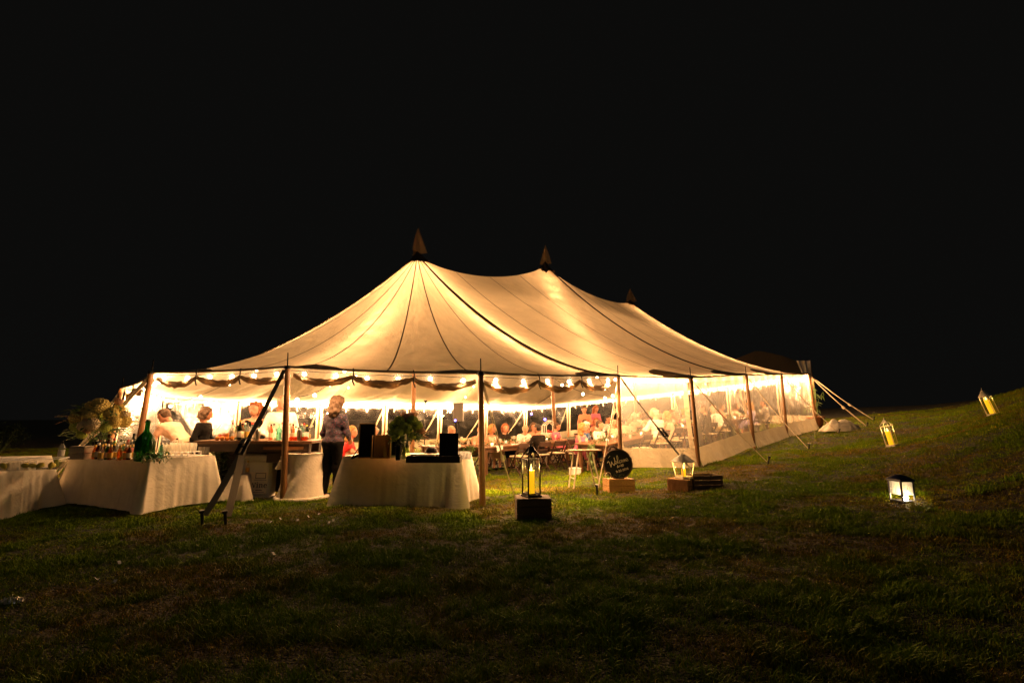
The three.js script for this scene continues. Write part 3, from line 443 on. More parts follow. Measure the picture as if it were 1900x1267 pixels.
  const bn = solo('felt_hat', lathe([[.001, .09], [.03, .088], [.06, .075], [.08, .045], [.095, .012], [.1, .0]], 20), M.darkwood, 'dark domed hat lying on the open case', 'hat'); bn.position.copy(P(800, 853)).add(V(0, .09, 0));
  for (let k = 0; k < 7; k++) glassware(P(850 + k * 3.4, 852 - (k % 2) * 2), 'cup', ORD[k] + ' small clear glass from the open case on the guest table', 'glasses at the end of the guest table', .8, M.frosted);
}
// ---------------------------------------------------------------- far left table: clear tub with lemons and glasses
{
  const y = .745 + terrain(-6.5, -6), p = onY(25, 872, y), t = thing('clear_tub', 'long clear plastic tub with lemons on the leftmost table', 'tub', p, .45);
  part('tub_wall', [box(.8, .11, .006, 0, .055, .13), box(.8, .11, .006, 0, .055, -.13), box(.006, .11, .25, .4, .055, 0), box(.006, .11, .25, -.4, .055, 0), box(.79, .006, .25, 0, .004, 0)], M.glass, t); part('rim', [box(.82, .008, .014, 0, .114, .137), box(.82, .008, .014, 0, .114, -.137), box(.014, .008, .258, .41, .114, 0)], M.frosted, t);
  for (let k = 0; k < 9; k++) { const m = solo('lemon', lathe([[.001, -.04], [.012, -.034], [.026, -.012], [.026, .012], [.012, .034], [.001, .04]], 12), std(C(.6, .5, .06)), ORD[k] + ' lemon in the clear tub on the leftmost table', 'lemon', 'lemons in the clear tub'); m.position.copy(p).add(V(rr(-.3, .33), .04, rr(-.09, .09) - .1)); m.rotation.set(rr(0, 3), rr(0, 3), rr(0, 3)); }
  for (let k = 0; k < 7; k++) glassware(onY(2 + k * 9.5, 871 - k * .35, y), 'tumbler', ORD[k] + ' tumbler from the frame edge in front of the clear tub', 'tumblers on the leftmost table', .8);
}
// ---------------------------------------------------------------- back bar and what stands before it
const barP = land(-4.27, 8.25);
{
  const t = thing('wooden_bar', 'dark wooden bar counter with drawer crowded with bottles', 'bar', barP); const w = 1.95, d = .62, h = .95;
  for (let k = 0; k < 4; k++) part('top_board', rbox(w, .05, d / 4 - .003, .008, 0, h - .025, -d / 2 + d / 8 + k * d / 4), M.wood, t);
  part('apron', [box(w - .12, .13, .025, 0, h - .115, d / 2 - .06), box(w - .12, .13, .025, 0, h - .115, -d / 2 + .06)], M.darkwood, t); part('back_panel', box(w - .3, .72, .02, 0, .42, -d / 2 + .05), M.darkwood, t);
  for (const x of [-1, 1]) for (const z of [-1, 1]) part('leg', bar(V(x * (w / 2 - .16), 0, z * (d / 2 - .1)), V(x * (w / 2 - .12), h - .05, z * (d / 2 - .1)), .12, .10), M.darkwood, t);
  const dr = part('drawer', rbox(.55, .15, .02, .005, .5, h - .28, d / 2 - .06), M.darkwood, t); part('knob', ball(.018, .5, h - .28, d / 2 - .035), M.steel, dr); part('rail', rbox(.66, .05, .02, .005, .5, h - .12, d / 2 - .035), M.crate, t);
  const y = barP.y + h, P = (px, dz) => { const Z = 8.25 - .31 + dz; return V(at(px, 800, Z).x, y, -Z); };
  const spec = [['clear', 'white', 'red'], ['clear', null, 'white'], ['green', 'cream', 'black'], ['dark', 'white', 'gold'], ['amber', 'cream', 'black'], ['aqua', null, 'white'], ['clear', 'gold', 'black'], ['clear', 'white', 'black']];
  for (let k = 0; k < 11; k++) { const q = spec[k % 8]; bottle(P(430 + k * 4.6, .12 + (k % 3) * .12), k % 3 ? 'spirit' : 'wine', ...q, ORD[k] + ' bottle from the left on the left half of the wooden bar', 'bottles on the left half of the wooden bar', rr(.9, 1.1)); }
  for (let k = 0; k < 17; k++) { const q = spec[(k * 3 + 1) % 8]; bottle(P(497 + k * 5.1, .1 + (k % 4) * .1), k % 4 === 1 ? 'wine' : k % 4 === 3 ? 'mixer' : 'spirit', ...q, ORD[k] + ' bottle from the left on the right half of the wooden bar', 'bottles on the right half of the wooden bar', rr(.85, 1.05)); }
  const pb = thing('punch_bowl', 'glass bowl of pink punch among bottles on the bar', 'bowl', P(417, .25)); part('bowl', lathe([[.001, 0], [.06, .004], [.09, .04], [.11, .12], [.107, .12], [.085, .045], [.001, .01]], 24), M.glass, pb); part('punch', lathe([[.001, .012], [.08, .045], [.1, .095], [.001, .096]], 24), GL.pink, pb);
  for (let k = 0; k < 8; k++) { const o = solo('orange', ball(.036), std(C(.7, .25, .02), { roughness: .5 }), ORD[k % 4] + ' orange from the left, ' + (k > 3 ? 'back' : 'front') + ' row, at the left end of the bar', 'orange', 'oranges on the bar'); o.position.copy(P(404 + (k % 4) * 9, .08 + (k > 3 ? .07 : 0))).add(V(0, .036 + (k > 5 ? .05 : 0), 0)); }
  for (let k = 0; k < 9; k++) glassware(P(540 + k * 3.6, .05 + (k % 2) * .03), 'tumbler', ORD[k] + ' short orange drink from the near pole along the bar front', 'orange drinks at the bar front', .62, GL.orange);
  for (const [px, n] of [[478, 'upturned dark cocktail shaker left on the bar'], [556, 'dark cocktail shaker near the right end of bar']]) { const s = solo('cocktail_shaker', lathe([[.001, 0], [.035, .002], [.045, .13], [.03, .17], [.02, .2], [.001, .205]], 16), M.steel, n, 'shaker'); s.position.copy(P(px, .06)); }
}
{ // linen-draped bin with a knot
  const c = G(545, 931).add(V(0, 0, -.28)), t = thing('draped_bin', 'round bin wrapped in white linen knotted at its top', 'bin', c.setY(terrain(c.x, c.z)));
  part('bin', lathe([[.001, .02], [.24, .02], [.28, .70], [.27, .70]], 24), M.steel, t);
  part('linen_wrap', [sheet((u, v) => { const a = u * 6.2832, h = 1 - v, f = nz(a * 2.2 + h * 2.2, h * 1.2, 3), r = .32 + .08 * Math.pow(v, 2.2) - .02 * Math.sin(v * 3.1) + .03 * f + .012 * nz(a * 7 + h * 5, h * 2, 6); return V(Math.cos(a) * r, .735 * h + .004, Math.sin(a) * r); }, 96, 30, (u, v) => [u * 2, v * .8]), sheet((u, v) => { const a = u * 6.2832, r = .325 * v; return V(Math.cos(a) * r, .735 + .012 * nz(Math.cos(a) * v * 3, Math.sin(a) * v * 3, 2), Math.sin(a) * r); }, 40, 8)], M.linen, t);
  part('knot', [ball(.05, -.30, .67, .1), ball(.035, -.33, .61, .12), sheet((u, v) => V(-.31 - .03 * v + (u - .5) * .08 * (1 + v), .64 - .16 * v, .13 + .02 * Math.sin(u * 6)), 6, 8)], M.linen, t);
  part('hem_roll', new THREE.TorusGeometry(.395, .035, 8, 48).rotateX(Math.PI / 2).translate(0, .03, 0), M.linen, t);
}
{ // tall white container with a hand-drawn label
  const cv = document.createElement('canvas'); cv.width = 256; cv.height = 256; const x = cv.getContext('2d'); x.fillStyle = '#e6dcc8'; x.fillRect(0, 0, 256, 256); x.strokeStyle = '#2a2118'; x.lineWidth = 7; x.strokeRect(110, 14, 118, 60); x.lineWidth = 5; x.beginPath(); x.moveTo(96, 92); x.lineTo(240, 92); x.moveTo(30, 232); x.lineTo(226, 232); x.stroke(); x.fillStyle = '#1c150e'; x.font = 'bold 84px serif'; x.fillText('Wine', 34, 182); x.fillRect(40, 206, 60, 9); x.fillRect(120, 206, 80, 9);
  const lt = new THREE.CanvasTexture(cv); lt.colorSpace = THREE.SRGBColorSpace;
  const c = G(462, 925), t = thing('drink_container', 'tall white rounded container lettered Wine in front of the bar', 'container', land(c.x, -c.z + .2), .12); t.rotation.z = -.02;
  part('body', rbox(.56, .62, .36, .06, 0, .33, 0), M.white, t); part('lid', rbox(.58, .09, .38, .04, 0, .665, 0), M.white, t); part('lettered_label', new THREE.PlaneGeometry(.34, .36).translate(.06, .25, .184), std(C(1, 1, 1), { map: lt }), t); part('base', rbox(.52, .05, .32, .01, 0, .02, 0), M.white, t);
  const b = thing('cloth_box', 'low white box with small bottles on top beside the corner bar', 'box', land(G(424, 930).x, -G(424, 930).z + .25), .2); part('cover', cloth(.3, .3, .40, { sd: 21, flare: .02, fold: .006, nS: 80, nT: 10 }), M.linen, b);
  for (let k = 0; k < 4; k++) bottle(b.position.clone().add(V(-.09 + k * .06, .404, .05 - (k % 2) * .1)), 'mixer', ['clear', 'dark', 'amber', 'clear'][k], 'gold', ['gold', 'black', 'white', 'gold'][k], ORD[k] + ' small bottle from the left on the low white box', 'bottles on the low white box');
  const bush = thing('potted_fern', 'leafy green plant glimpsed between corner bar and wooden bar', 'plant', land(-5.05, 8.3)); const lf = []; for (let k = 0; k < 220; k++) lf.push(leafG(rr(.08, .16)).rotateX(rr(-.8, .6)).rotateY(rr(0, 6.3)).translate(rr(-.17, .17), rr(.25, .85), rr(-.17, .17))); part('foliage', lf, M.leaf2, bush); part('pot', lathe([[.001, 0], [.11, 0], [.15, .25], [.16, .27], [.14, .27], [.13, .25]], 20), M.terracotta, bush); part('stem', Array.from({ length: 8 }, () => tube(V(0, .2, 0), V(rr(-.12, .12), rr(.5, .8), rr(-.12, .12)), .006)), M.stem, bush);
}
// ---------------------------------------------------------------- lanterns
const candleMat = glow(1, .50, .006, .95, C(.7, .42, .03)), candleTop = glow(1, .75, .2, 4);
function lantern(label, p, W, H, metal, turn, o = {}) {
  const { roofH = .26, cw = .42, ch = .62, cd = .5, taper = 1, up = 1.0, cage = false } = o, t = thing('lantern', label, 'lantern', p, turn);
  const h = H * (1 - roofH - .06), y0 = .03, w = W / 2, wt = w * taper, b = W * (o.bar ?? .06);
  part('base', [rbox(W * 1.12, .018, W * 1.12, .003, 0, .009, 0), rbox(W * .98, .012, W * .98, .003, 0, .024, 0)], metal, t);
  const posts = []; for (const x of [-1, 1]) for (const z of [-1, 1]) posts.push(bar(V(x * (w - b / 2), y0, z * (w - b / 2)), V(x * (wt - b / 2), y0 + h, z * (wt - b / 2)), b, b));
  for (const s of [-1, 1]) for (const [yy, q] of [[y0 + b / 2 + .002, w], [y0 + h - b / 2, wt]]) { posts.push(box(2 * q - 2 * b - .002, b * .8, b * .8, 0, yy, s * (q - b / 2))); posts.push(box(b * .8, b * .8, 2 * q - 2 * b - .002, s * (q - b / 2), yy, 0)); }
  part('frame', posts, metal, t);
  for (let k = 0; k < 4; k++) part('pane', sheet((u, v) => { const q = lerp(w, wt, v) - b / 2; return V((u - .5) * (2 * q - b), y0 + b + v * (h - 2 * b), q).applyAxisAngle(V(0, 1, 0), k * Math.PI / 2); }, 1, 1), M.glass, t);
  const ry = y0 + h, rh = H * roofH, top = wt * (o.flat ?? .16);
  if (cage) { const g = []; for (const x of [-1, 1]) for (const z of [-1, 1]) g.push(bar(V(x * wt, ry + .01, z * wt), V(x * top, ry + rh, z * top), b * 1.1, b)); part('roof_frame', g, metal, t); part('roof', [sheet((u, v) => V((u - .5) * 2 * lerp(wt * .55, top, v), ry + rh * (.45 + .55 * v), -lerp(wt * .55, top, v)), 1, 1), ...[0, 1, 2, 3].map((k) => sheet((u, v) => { const q = lerp(wt * .5, top, v); return V((u - .5) * 2 * q, ry + rh * (.5 + .5 * v), q).applyAxisAngle(V(0, 1, 0), k * Math.PI / 2); }, 1, 1))], metal, t); }
  else { const g = new THREE.CylinderGeometry(top * 1.41, wt * 1.41 * 1.1, rh, 4).rotateY(Math.PI / 4).translate(0, ry + rh / 2, 0); part('roof', [flat(g), rbox(wt * 2.16, .012, wt * 2.16, .003, 0, ry + .002, 0)], metal, t); }
  part('finial', [cyl(top * 1.2, top * .9, H * .03, 12, 0, ry + rh, 0)], metal, t);
  part('handle', new THREE.TorusGeometry(W * .17, W * .022, 6, 24).rotateY(.5).rotateX(o.tilt ?? .5).translate(0, ry + rh + W * .18, 0), metal, t);
  const r = W * cw / 2, c = part('candle', [cyl(r, r, h * ch, 24, 0, y0 + .004, 0)], candleMat, t); part('flame', lathe([[.001, 0], [r * .3, .01], [r * .34, .03], [r * .16, .06], [.001, .085]], 12).translate(0, y0 + h * ch + .004, 0), candleTop, c);
  const l = new THREE.PointLight(C(1, .62, .14), cd); l.position.set(0, y0 + h * ch + .04, 0); l.castShadow = true; l.shadow.radius = .6; t.add(l); l.name = 'candle_light';
  return t;
}
const whiteMetal = std(C(.62, .56, .45), { roughness: .5 });
const slopeTilt = (t, k = 1) => { const e = .15, n = V(terrain(t.position.x - e, t.position.z) - terrain(t.position.x + e, t.position.z), 2 * e, terrain(t.position.x, t.position.z - e) - terrain(t.position.x, t.position.z + e)).normalize(); const q = new THREE.Quaternion().setFromUnitVectors(V(0, 1, 0), n.lerp(V(0, 1, 0), 1 - k).normalize()); t.quaternion.premultiply(q); return t; };
{ // black lantern on a dark slatted crate in front of the entrance
  const a = G(959, 967), b = G(1024, 964), cr = crateBox('dark weathered slatted crate under the black lantern', a, b, .34, .26, M.darkcrate);
  const top = cr.position.clone().add(V(-.02, .276, 0)).addScaledVector(V(0, 0, -1), .02);
  lantern('tall black lantern with glowing yellow candle on dark crate', top, .19, .66, M.iron, .45, { roofH: .24, cage: true, cd: 1.2, bar: .085, cw: .46, ch: .66, tilt: .9 });
}
const signCrate = crateBox('orange-brown wooden crate under the round welcome sign', G(1131, 915), G(1179, 911), .30, .21, M.pine);
{ // round chalkboard
  const cv = document.createElement('canvas'); cv.width = cv.height = 512; const x = cv.getContext('2d'); x.fillStyle = '#0c0b0b'; x.fillRect(0, 0, 512, 512); x.fillStyle = 'rgba(120,110,100,.05)'; for (let k = 0; k < 60; k++) x.fillRect(rnd() * 512, rnd() * 512, 60 + rnd() * 80, 3);
  x.translate(256, 256); x.rotate(-.26); x.strokeStyle = '#f3dfc4'; x.fillStyle = '#f3dfc4'; x.lineCap = x.lineJoin = 'round'; x.lineWidth = 13;
  const S = (...p) => { x.beginPath(); x.moveTo(p[0], p[1]); for (let i = 2; i < p.length; i += 4) x.quadraticCurveTo(p[i], p[i + 1], p[i + 2], p[i + 3]); x.stroke(); };
  S(-195, -70, -160, -110, -158, -60, -150, -10, -150, 22, -130, -20, -112, -70, -104, -10, -78, 8, -40, -40, -42, -128);   // W
  x.lineWidth = 9; S(-52, -26, -30, -26, -12, -30, -16, -62, -36, -60, -60, -54, -54, -22, -48, 6, -8, -18);                                    // e
  S(-8, -18, 44, -110, 28, -150, 4, -146, 6, -60, 8, 4, 30, -8);                                                               // l
  S(66, -48, 40, -60, 36, -24, 40, 2, 66, -14);                                                                                // c
  S(92, -50, 70, -44, 74, -20, 84, 0, 100, -22, 106, -50, 90, -50);                                                            // o
  S(116, -4, 120, -50, 130, -48, 138, -40, 136, -6, 142, -48, 152, -46, 162, -40, 160, -4);                                    // m
  S(176, -24, 194, -24, 204, -28, 202, -54, 186, -54, 166, -50, 170, -18, 176, 4, 210, -10);                                                      // e
  x.font = 'bold 66px sans-serif'; x.textAlign = 'center'; x.fillText('A+M', 28, 70); x.font = 'bold 56px sans-serif'; x.fillText('9-22-2016', 40, 150); x.lineWidth = 7; S(-150, -150, -130, -170, -110, -176);
  const tx = new THREE.CanvasTexture(cv); tx.colorSpace = THREE.SRGBColorSpace;
  const q = signCrate.position.clone(); q.y += .227; const d = at(1147, 880, -q.z); const t = thing('welcome_sign', 'round black chalkboard lettered Welcome on the orange-brown crate', 'sign', V(q.x - .0, q.y, q.z + .02), .06);
  const R = .255; const face = new THREE.CircleGeometry(R - .012, 48).translate(0, R, .019); part('board', new THREE.CylinderGeometry(R - .01, R - .01, .03, 48).rotateX(Math.PI / 2).translate(0, R, 0), M.darkwood, t); part('chalk_face', face, std(C(1, 1, 1), { map: tx, roughness: .8 }), t);
  part('bark_rim', sheet((u, v) => { const a = u * 6.2832, b = v * 6.2832, r = .016 * (1 + .5 * nz(Math.cos(a) * 9, Math.sin(a) * 9, 2)); return V(Math.cos(a) * (R + Math.cos(b) * r), R + Math.sin(a) * (R + Math.cos(b) * r), Math.sin(b) * r * 1.4); }, 90, 10), M.darkcrate, t);
  part('knot_handle', [new THREE.TorusGeometry(.07, .014, 6, 16, 3.14).translate(-.08, 2 * R - .02, 0), cyl(.07, .05, .05, 12, -.04, 2 * R - .02, 0)], M.darkcrate, t); t.rotation.x = -.10;
  const sc = []; for (let k = 0; k < 90; k++) sc.push(leafG(rr(.02, .05)).rotateX(rr(-1, 1)).rotateY(rr(0, 6.3)).translate(rr(-.22, .2), rr(0, .07) * (1.2), rr(.03, .10))); const w = thing('dried_garland', 'small dried leaves and twine at the foot of the welcome sign', 'garland', q.clone().add(V(0, .002, .02))); part('leaves', sc, M.darkleaf, w); part('twine', [new THREE.TorusGeometry(.06, .006, 5, 24).rotateY(.4).translate(-.2, .05, .06)], M.cord, w);
}
{ const cr = crateBox('narrow upright-ribbed wooden crate under the white lantern', G(1239, 911), G(1278, 912), .3, .19, M.crate); const g = []; for (let k = 0; k < 16; k++) g.push(cyl(.011, .010, .19, 8, 0, 0, 0).translate(-.16 + k * .0215, 0, .153)); part('rib', g, M.crate, cr);
  lantern('white street style lantern with flared glass on ribbed crate', cr.position.clone().add(V(.06, .207, 0)), .20, .39, whiteMetal, .35, { roofH: .3, taper: 1.35, cd: .8, cw: .34, ch: .5, flat: .25 });
  crateBox('dark open crate on the grass right of the white lantern', G(1288, 909), G(1343, 903), .34, .23, M.darkcrate, 'crate', 'open'); }
slopeTilt(lantern('leaning cream lantern with open cage roof standing on the slope', G(1657, 828), .18, .60, whiteMetal, .5, { cage: true, cw: .6, ch: .7, cd: .6, roofH: .22 }), .75);
slopeTilt(lantern('leaning cream lantern highest up the slope near the right edge', G(1845, 770), .18, .62, whiteMetal, .3, { roofH: .24, cw: .6, ch: .8, cd: .3 }), .62);
{ const p = G(1676, 930), t = thing('solar_lantern', 'short navy topped lantern with ribbed white panes blazing on the grass', 'lantern', p, .12), w = .085, h = .25, navy = std(C(.012, .014, .05), { roughness: .35 });
  for (let k = 0; k < 4; k++) part('ribbed_pane', sheet((u, v) => V((u - .5) * .15, .085 + v * (h - .095), w + .005 * Math.sin(u * 44)).applyAxisAngle(V(0, 1, 0), k * Math.PI / 2), 56, 2), M.ribbed, t);
  part('corner_post', [-1, 1].flatMap((x) => [-1, 1].map((z) => box(.016, h, .016, x * w, h / 2, z * w))), navy, t); part('cap', [rbox(.21, .03, .21, .006, 0, h + .012, 0), flat(new THREE.CylinderGeometry(.03, .14, .05, 4).rotateY(Math.PI / 4).translate(0, h + .055, 0))], navy, t);
  part('lamp', ball(.026, 0, .045, .05), glow(1, .9, .6, 60), t); const l = new THREE.PointLight(C(1, .64, .2), .6); l.position.set(0, .045, .05); l.castShadow = true; l.shadow.radius = 1.2; l.name = 'lamp_light'; t.add(l); part('base', rbox(.2, .014, .2, .004, 0, .01, 0), navy, t);
   }
// ---------------------------------------------------------------- farm tables inside
const cosA = Math.atan2(.679, .734);
function farmTable(label, a, L, W = 1.0, garland = true) {         // a: the near corner (right front leg) on the ground; runs along the ridge
  const c = a.clone().addScaledVector(AX, L / 2).addScaledVector(NR, -W / 2); const t = thing('farm_table', label, 'table', land(c.x, -c.z), cosA); t.rotation.z = 0;
  t.rotation.order = 'YXZ'; t.rotation.z = Math.atan2(terrain(a.x + AX.x * L, a.z + AX.z * L) - terrain(a.x, a.z), L);
  for (let k = 0; k < 5; k++) part('top_board', rbox(L, .04, W / 5 - .004, .006, 0, .735, -W / 2 + W / 10 + k * W / 5), M.wood, t);
  part('apron', [box(L - .2, .1, .025, 0, .66, W / 2 - .09), box(L - .2, .1, .025, 0, .66, -W / 2 + .09), box(.025, .1, W - .22, L / 2 - .1, .66, 0), box(.025, .1, W - .22, -L / 2 + .1, .66, 0)], M.wood, t);
  for (const x of [-1, 1]) for (const z of [-1, 1]) part('leg', rbox(.085, .71, .085, .008, x * (L / 2 - .1), .356, z * (W / 2 - .1)), M.wood, t);
  t.L = L; t.updateMatrixWorld(); return t;
}
const onT = (t, x, z, y = .757) => V(x, y, z).applyMatrix4(t.matrixWorld);
const tA = farmTable('long brown farm table with greenery seen through the open front', G(900, 884), 3.5);
const tB = farmTable('brown farm table with hanging garland behind the welcome sign', G(1128, 881), 3.3);
const tC = farmTable('farm table behind the clear wall of the second right bay', onT(tB, 1.65 + .7, .5, 0), 3.0);
const tD = farmTable('farm table behind the clear wall of the third and fourth right bays', onT(tC, 1.5 + 1.0, .5, 0), 3.2);
const tE = farmTable('farm table at the far back left with white flowers', land(-1.9, 12.6), 2.6);
const tF = farmTable('farm table in the middle rear between the long tables', onT(tB, 1.2, -1.9, 0), 3.4);
const tG = farmTable('farm table deep inside beyond the rear middle table', onT(tB, 3.4, -1.8, 0), 3.4);
[tA, tB, tC, tD, tE, tF, tG].forEach((t) => t.updateMatrixWorld());
const tn = ['long table in the open front', 'garland table by the welcome sign', 'table behind the second clear wall', 'table behind the far clear walls', 'back left table', 'rear middle table', 'table deep inside'];
const garlands = ['leafy garland along the long farm table in the open front', 'leafy garland hanging off the farm table behind the welcome sign', 'leafy centrepiece runner on the table behind the second clear bay', 'leafy runner on the table behind the far clear bays', 'white and green flowers down the back left table', 'leafy runner on the rear middle table', 'leafy runner on the table deep inside'];
[tA, tB, tC, tD, tE, tF, tG].forEach((t, i) => {
  const g = thing('garland', garlands[i], 'garland', onT(t, -t.L / 2, 0)), lf = [], m = t.matrixWorld, inv = onT(t, -t.L / 2, 0);
  for (let k = 0; k < 420; k++) { const x = rr(-t.L / 2 + .1, t.L / 2 - .15), p = onT(t, x, .1 * Math.sin(x * 3) + rr(-.11, .11), .77 + rr(0, .10)); lf.push(leafG(rr(.05, .10)).rotateX(rr(-1, 1)).rotateY(rr(0, 6.3)).translate(p.x - inv.x, p.y - inv.y, p.z - inv.z)); }
  part('runner', lf, i % 2 ? M.leaf2 : M.leaf, g);
  if (i < 2) { const hang = [], z0 = i === 0 ? -.12 : .1, wd = i === 0 ? .3 : .11, dp = i === 0 ? .5 : .68; for (let k = 0; k < (i ? 150 : 330); k++) { const d = rr(0, 1), p = onT(t, -t.L / 2 - .03 - .10 * Math.sin(d * 3.1) * (i ? .6 : 1.3), z0 + rr(-wd, wd) * (1 - .3 * d), .80 - d * dp); hang.push(leafG(rr(.07, .13), i ? .38 : .25).rotateX(rr(.9, 2.2)).rotateY(rr(0, 6.3)).translate(p.x - inv.x, p.y - inv.y, p.z - inv.z)); } part('hanging_end', hang, i ? M.leaf2 : M.leaf, g); const p0 = onT(t, -t.L / 2 - .02, z0, .8).sub(inv), p1 = onT(t, -t.L / 2 - .1, z0, .3).sub(inv); part('stem', tube(p0, p1, .006), M.stem, g); }
  if (i === 4) for (let k = 0; k < 12; k++) { const f = part('flower_head', heads[k % 3], M.cream, g), p = onT(t, -1.2 + k * .2, rr(-.1, .1), .86).sub(inv); f.position.copy(p); f.scale.setScalar(rr(.7, 1.05)); }
  for (let k = 0; k < 4; k++) { const p = onT(t, -t.L / 2 + .5 + k * (t.L - .9) / 3, (k % 2 ? -.2 : .2)), v = thing('votive_candle', ORD[k] + ' votive candle from the left on the ' + tn[i], 'candle', p, 0, 'votive candles on the farm tables'); part('holder', lathe([[.001, .004], [.035, .004], [.04, .08], [.037, .08], [.032, .01]], 14), M.frosted, v); part('flame', ball(.022, 0, .05, 0), glow(1, .8, .4, 14), v); if (i < 4 && k < 3) { const l = new THREE.PointLight(C(1, .66, .25), .35); l.position.set(0, .05, 0); l.castShadow = true; l.name = 'flame_light'; v.add(l); } }
  for (let k = 0; k < 9; k++) glassware(onT(t, -t.L / 2 + .3 + k * (t.L - .5) / 8, k % 2 ? .33 : -.32), k % 3 ? 'wine' : 'tumbler', ORD[k] + ' ' + (k % 3 ? 'wine glass' : 'tumbler') + ' from the left on the ' + tn[i], 'glasses on the farm tables');
});
{ const n = solo('napkin', sheet((u, v) => { const p = onT(tA, -1.35 + u * .22, .5 + Math.min(0, v - .4) * .35 + Math.max(0, v - .4) * .04, .764 - Math.max(0, v - .4) * .24 * (1 - u * .4)); return p; }, 6, 8), M.white, 'white napkin folded over the front edge of the long table', 'napkin');
  const cf = solo('carafe', lathe([[.001, 0], [.05, .003], [.055, .04], [.02, .14], [.018, .2], [.028, .22], [.025, .22]], 16), M.glass, 'clear carafe at the left end of the long farm table', 'carafe'); cf.position.copy(onT(tA, -1.3, -.1)); }
{ const b = thing('cloth_box', 'small white box on the grass under the garland table', 'box', G(1068, 882).add(V(0, 0, -.08)), .5); part('body', rbox(.24, .15, .2, .01, 0, .075, 0), M.white, b); part('lid', rbox(.25, .03, .21, .008, 0, .166, 0), M.white, b); }
{ // folding tray stand with pale legs
  const a = G(1070, 898), b = G(1110, 912), c = a.clone().add(b).multiplyScalar(.5), t = thing('tray_stand', 'folding side stand with pale crossed legs before the garland table', 'stand', land(c.x, -c.z - .0), .2);
  part('tray', rbox(.66, .03, .34, .008, .02, .755, -.12), M.wood, t); for (const z of [.03, -.28]) { part('leg', bar(V(-.28, 0, z), V(-.16, .74, z), .022, .022), M.cord, t); part('leg', bar(V(.30, 0, z), V(.13, .74, z), .022, .022), M.cord, t); } part('crossbar', [bar(V(.26, .2, .03), V(.26, .2, -.28), .018, .018), bar(V(-.25, .2, .03), V(-.25, .2, -.28), .018, .018)], M.cord, t); }
{ // draped display table with wire houses at the back
  const p = land(1.05, 16.2), t = thing('display_table', 'white draped table with little houses at the back of tent', 'table', p, cosA); part('tablecloth', cloth(1.0, .7, .95, { sd: 31, flare: .03, nS: 120, nT: 12 }), M.linen, t); part('tabletop', box(.96, .03, .66, 0, .92, 0), M.wood, t);
  for (const [x, z, s, l] of [[-.22, .1, .8, 'small white wire house on the left of the display table'], [.25, .1, 1.1, 'larger white wire house on the right of display table']]) { const h = thing('wire_house', l, 'decoration', p.clone().add(V(x * .9, .956, -x * .6)), .3); const w = .17 * s, e = .24 * s, r = .38 * s, g = []; for (const q of [-1, 0, 1]) { const zz = q * w; g.push(tube(V(-w, 0, zz), V(-w, e, zz), .012), tube(V(w, 0, zz), V(w, e, zz), .012), tube(V(-w, e, zz), V(0, r, zz), .012), tube(V(w, e, zz), V(0, r, zz), .012)); } for (const [x2, y2] of [[-w, e], [w, e], [0, r], [-w, .01], [w, .01]]) g.push(tube(V(x2, y2, -w), V(x2, y2, w), .012)); part('frame', g, M.white, h); part('floor', box(2 * w, .012, 2 * w, 0, .008, 0), M.white, h); part('figures', [ball(.05 * s, -.04, .06, 0), ball(.04 * s, .06, .05, .02)], std(C(.4, .05, .04)), h); } }
// blue stage lamps
for (const [px, py, Z, l] of [[845, 780, 20, 'blue stage lamp glowing behind the bald seated man'], [986, 768, 19, 'blue stage lamp left of the display table'], [1011, 778, 17.4, 'pale blue lamp above the small wire house']]) { const p = at(px, py, Z), g = land(p.x, Z), t = thing('stage_lamp', l, 'lamp', g); const h = p.y - g.y; part('stand', [tube(V(0, 0, 0), V(0, h - .06, 0), .015), tube(V(-.25, 0, .1), V(0, .35, 0), .012), tube(V(.25, 0, .1), V(0, .35, 0), .012), tube(V(0, 0, -.25), V(0, .35, 0), .012)], M.black, t); part('can', [new THREE.CylinderGeometry(.07, .055, .14, 16).rotateX(Math.PI / 2).translate(0, h, -.02)], M.black, t); part('lens', ball(.045, 0, h, .06), glow(.12, .12, 1, 9), t); const L = new THREE.PointLight(C(.15, .2, 1), .06); L.position.set(0, h, .06); L.castShadow = true; L.name = 'lens_light'; t.add(L); }
{ const p = land(at(850, 760, 20.5).x, 20.6), t = thing('loudspeaker', 'grey loudspeaker on a stand behind the bald seated man', 'speaker', p); part('cabinet', rbox(.42, .8, .35, .02, 0, 1.75, 0), std(C(.12, .11, .1)), t); part('stand', [tube(V(0, 0, 0), V(0, 1.36, 0), .018), tube(V(-.35, 0, .2), V(0, .6, 0), .012), tube(V(.35, 0, .2), V(0, .6, 0), .012)], M.black, t); }
{ const p = land(at(788, 800, 17).x, 17), h = at(788, 748, 17).y - p.y, t = thing('pole_lamp', 'thin tall pole with small cup top right of the bouquet', 'pole', p); part('shaft', tube(V(0, 0, 0), V(0, h, 0), .018), M.iron, t); part('cup', lathe([[.001, 0], [.05, .04], [.07, .1], [.001, .1]], 12).translate(0, h, 0), M.iron, t); part('hook', wire([V(0, h - .5, 0), V(.05, h - .46, 0), V(.06, h - .54, 0)], .008, 5), M.iron, t); }
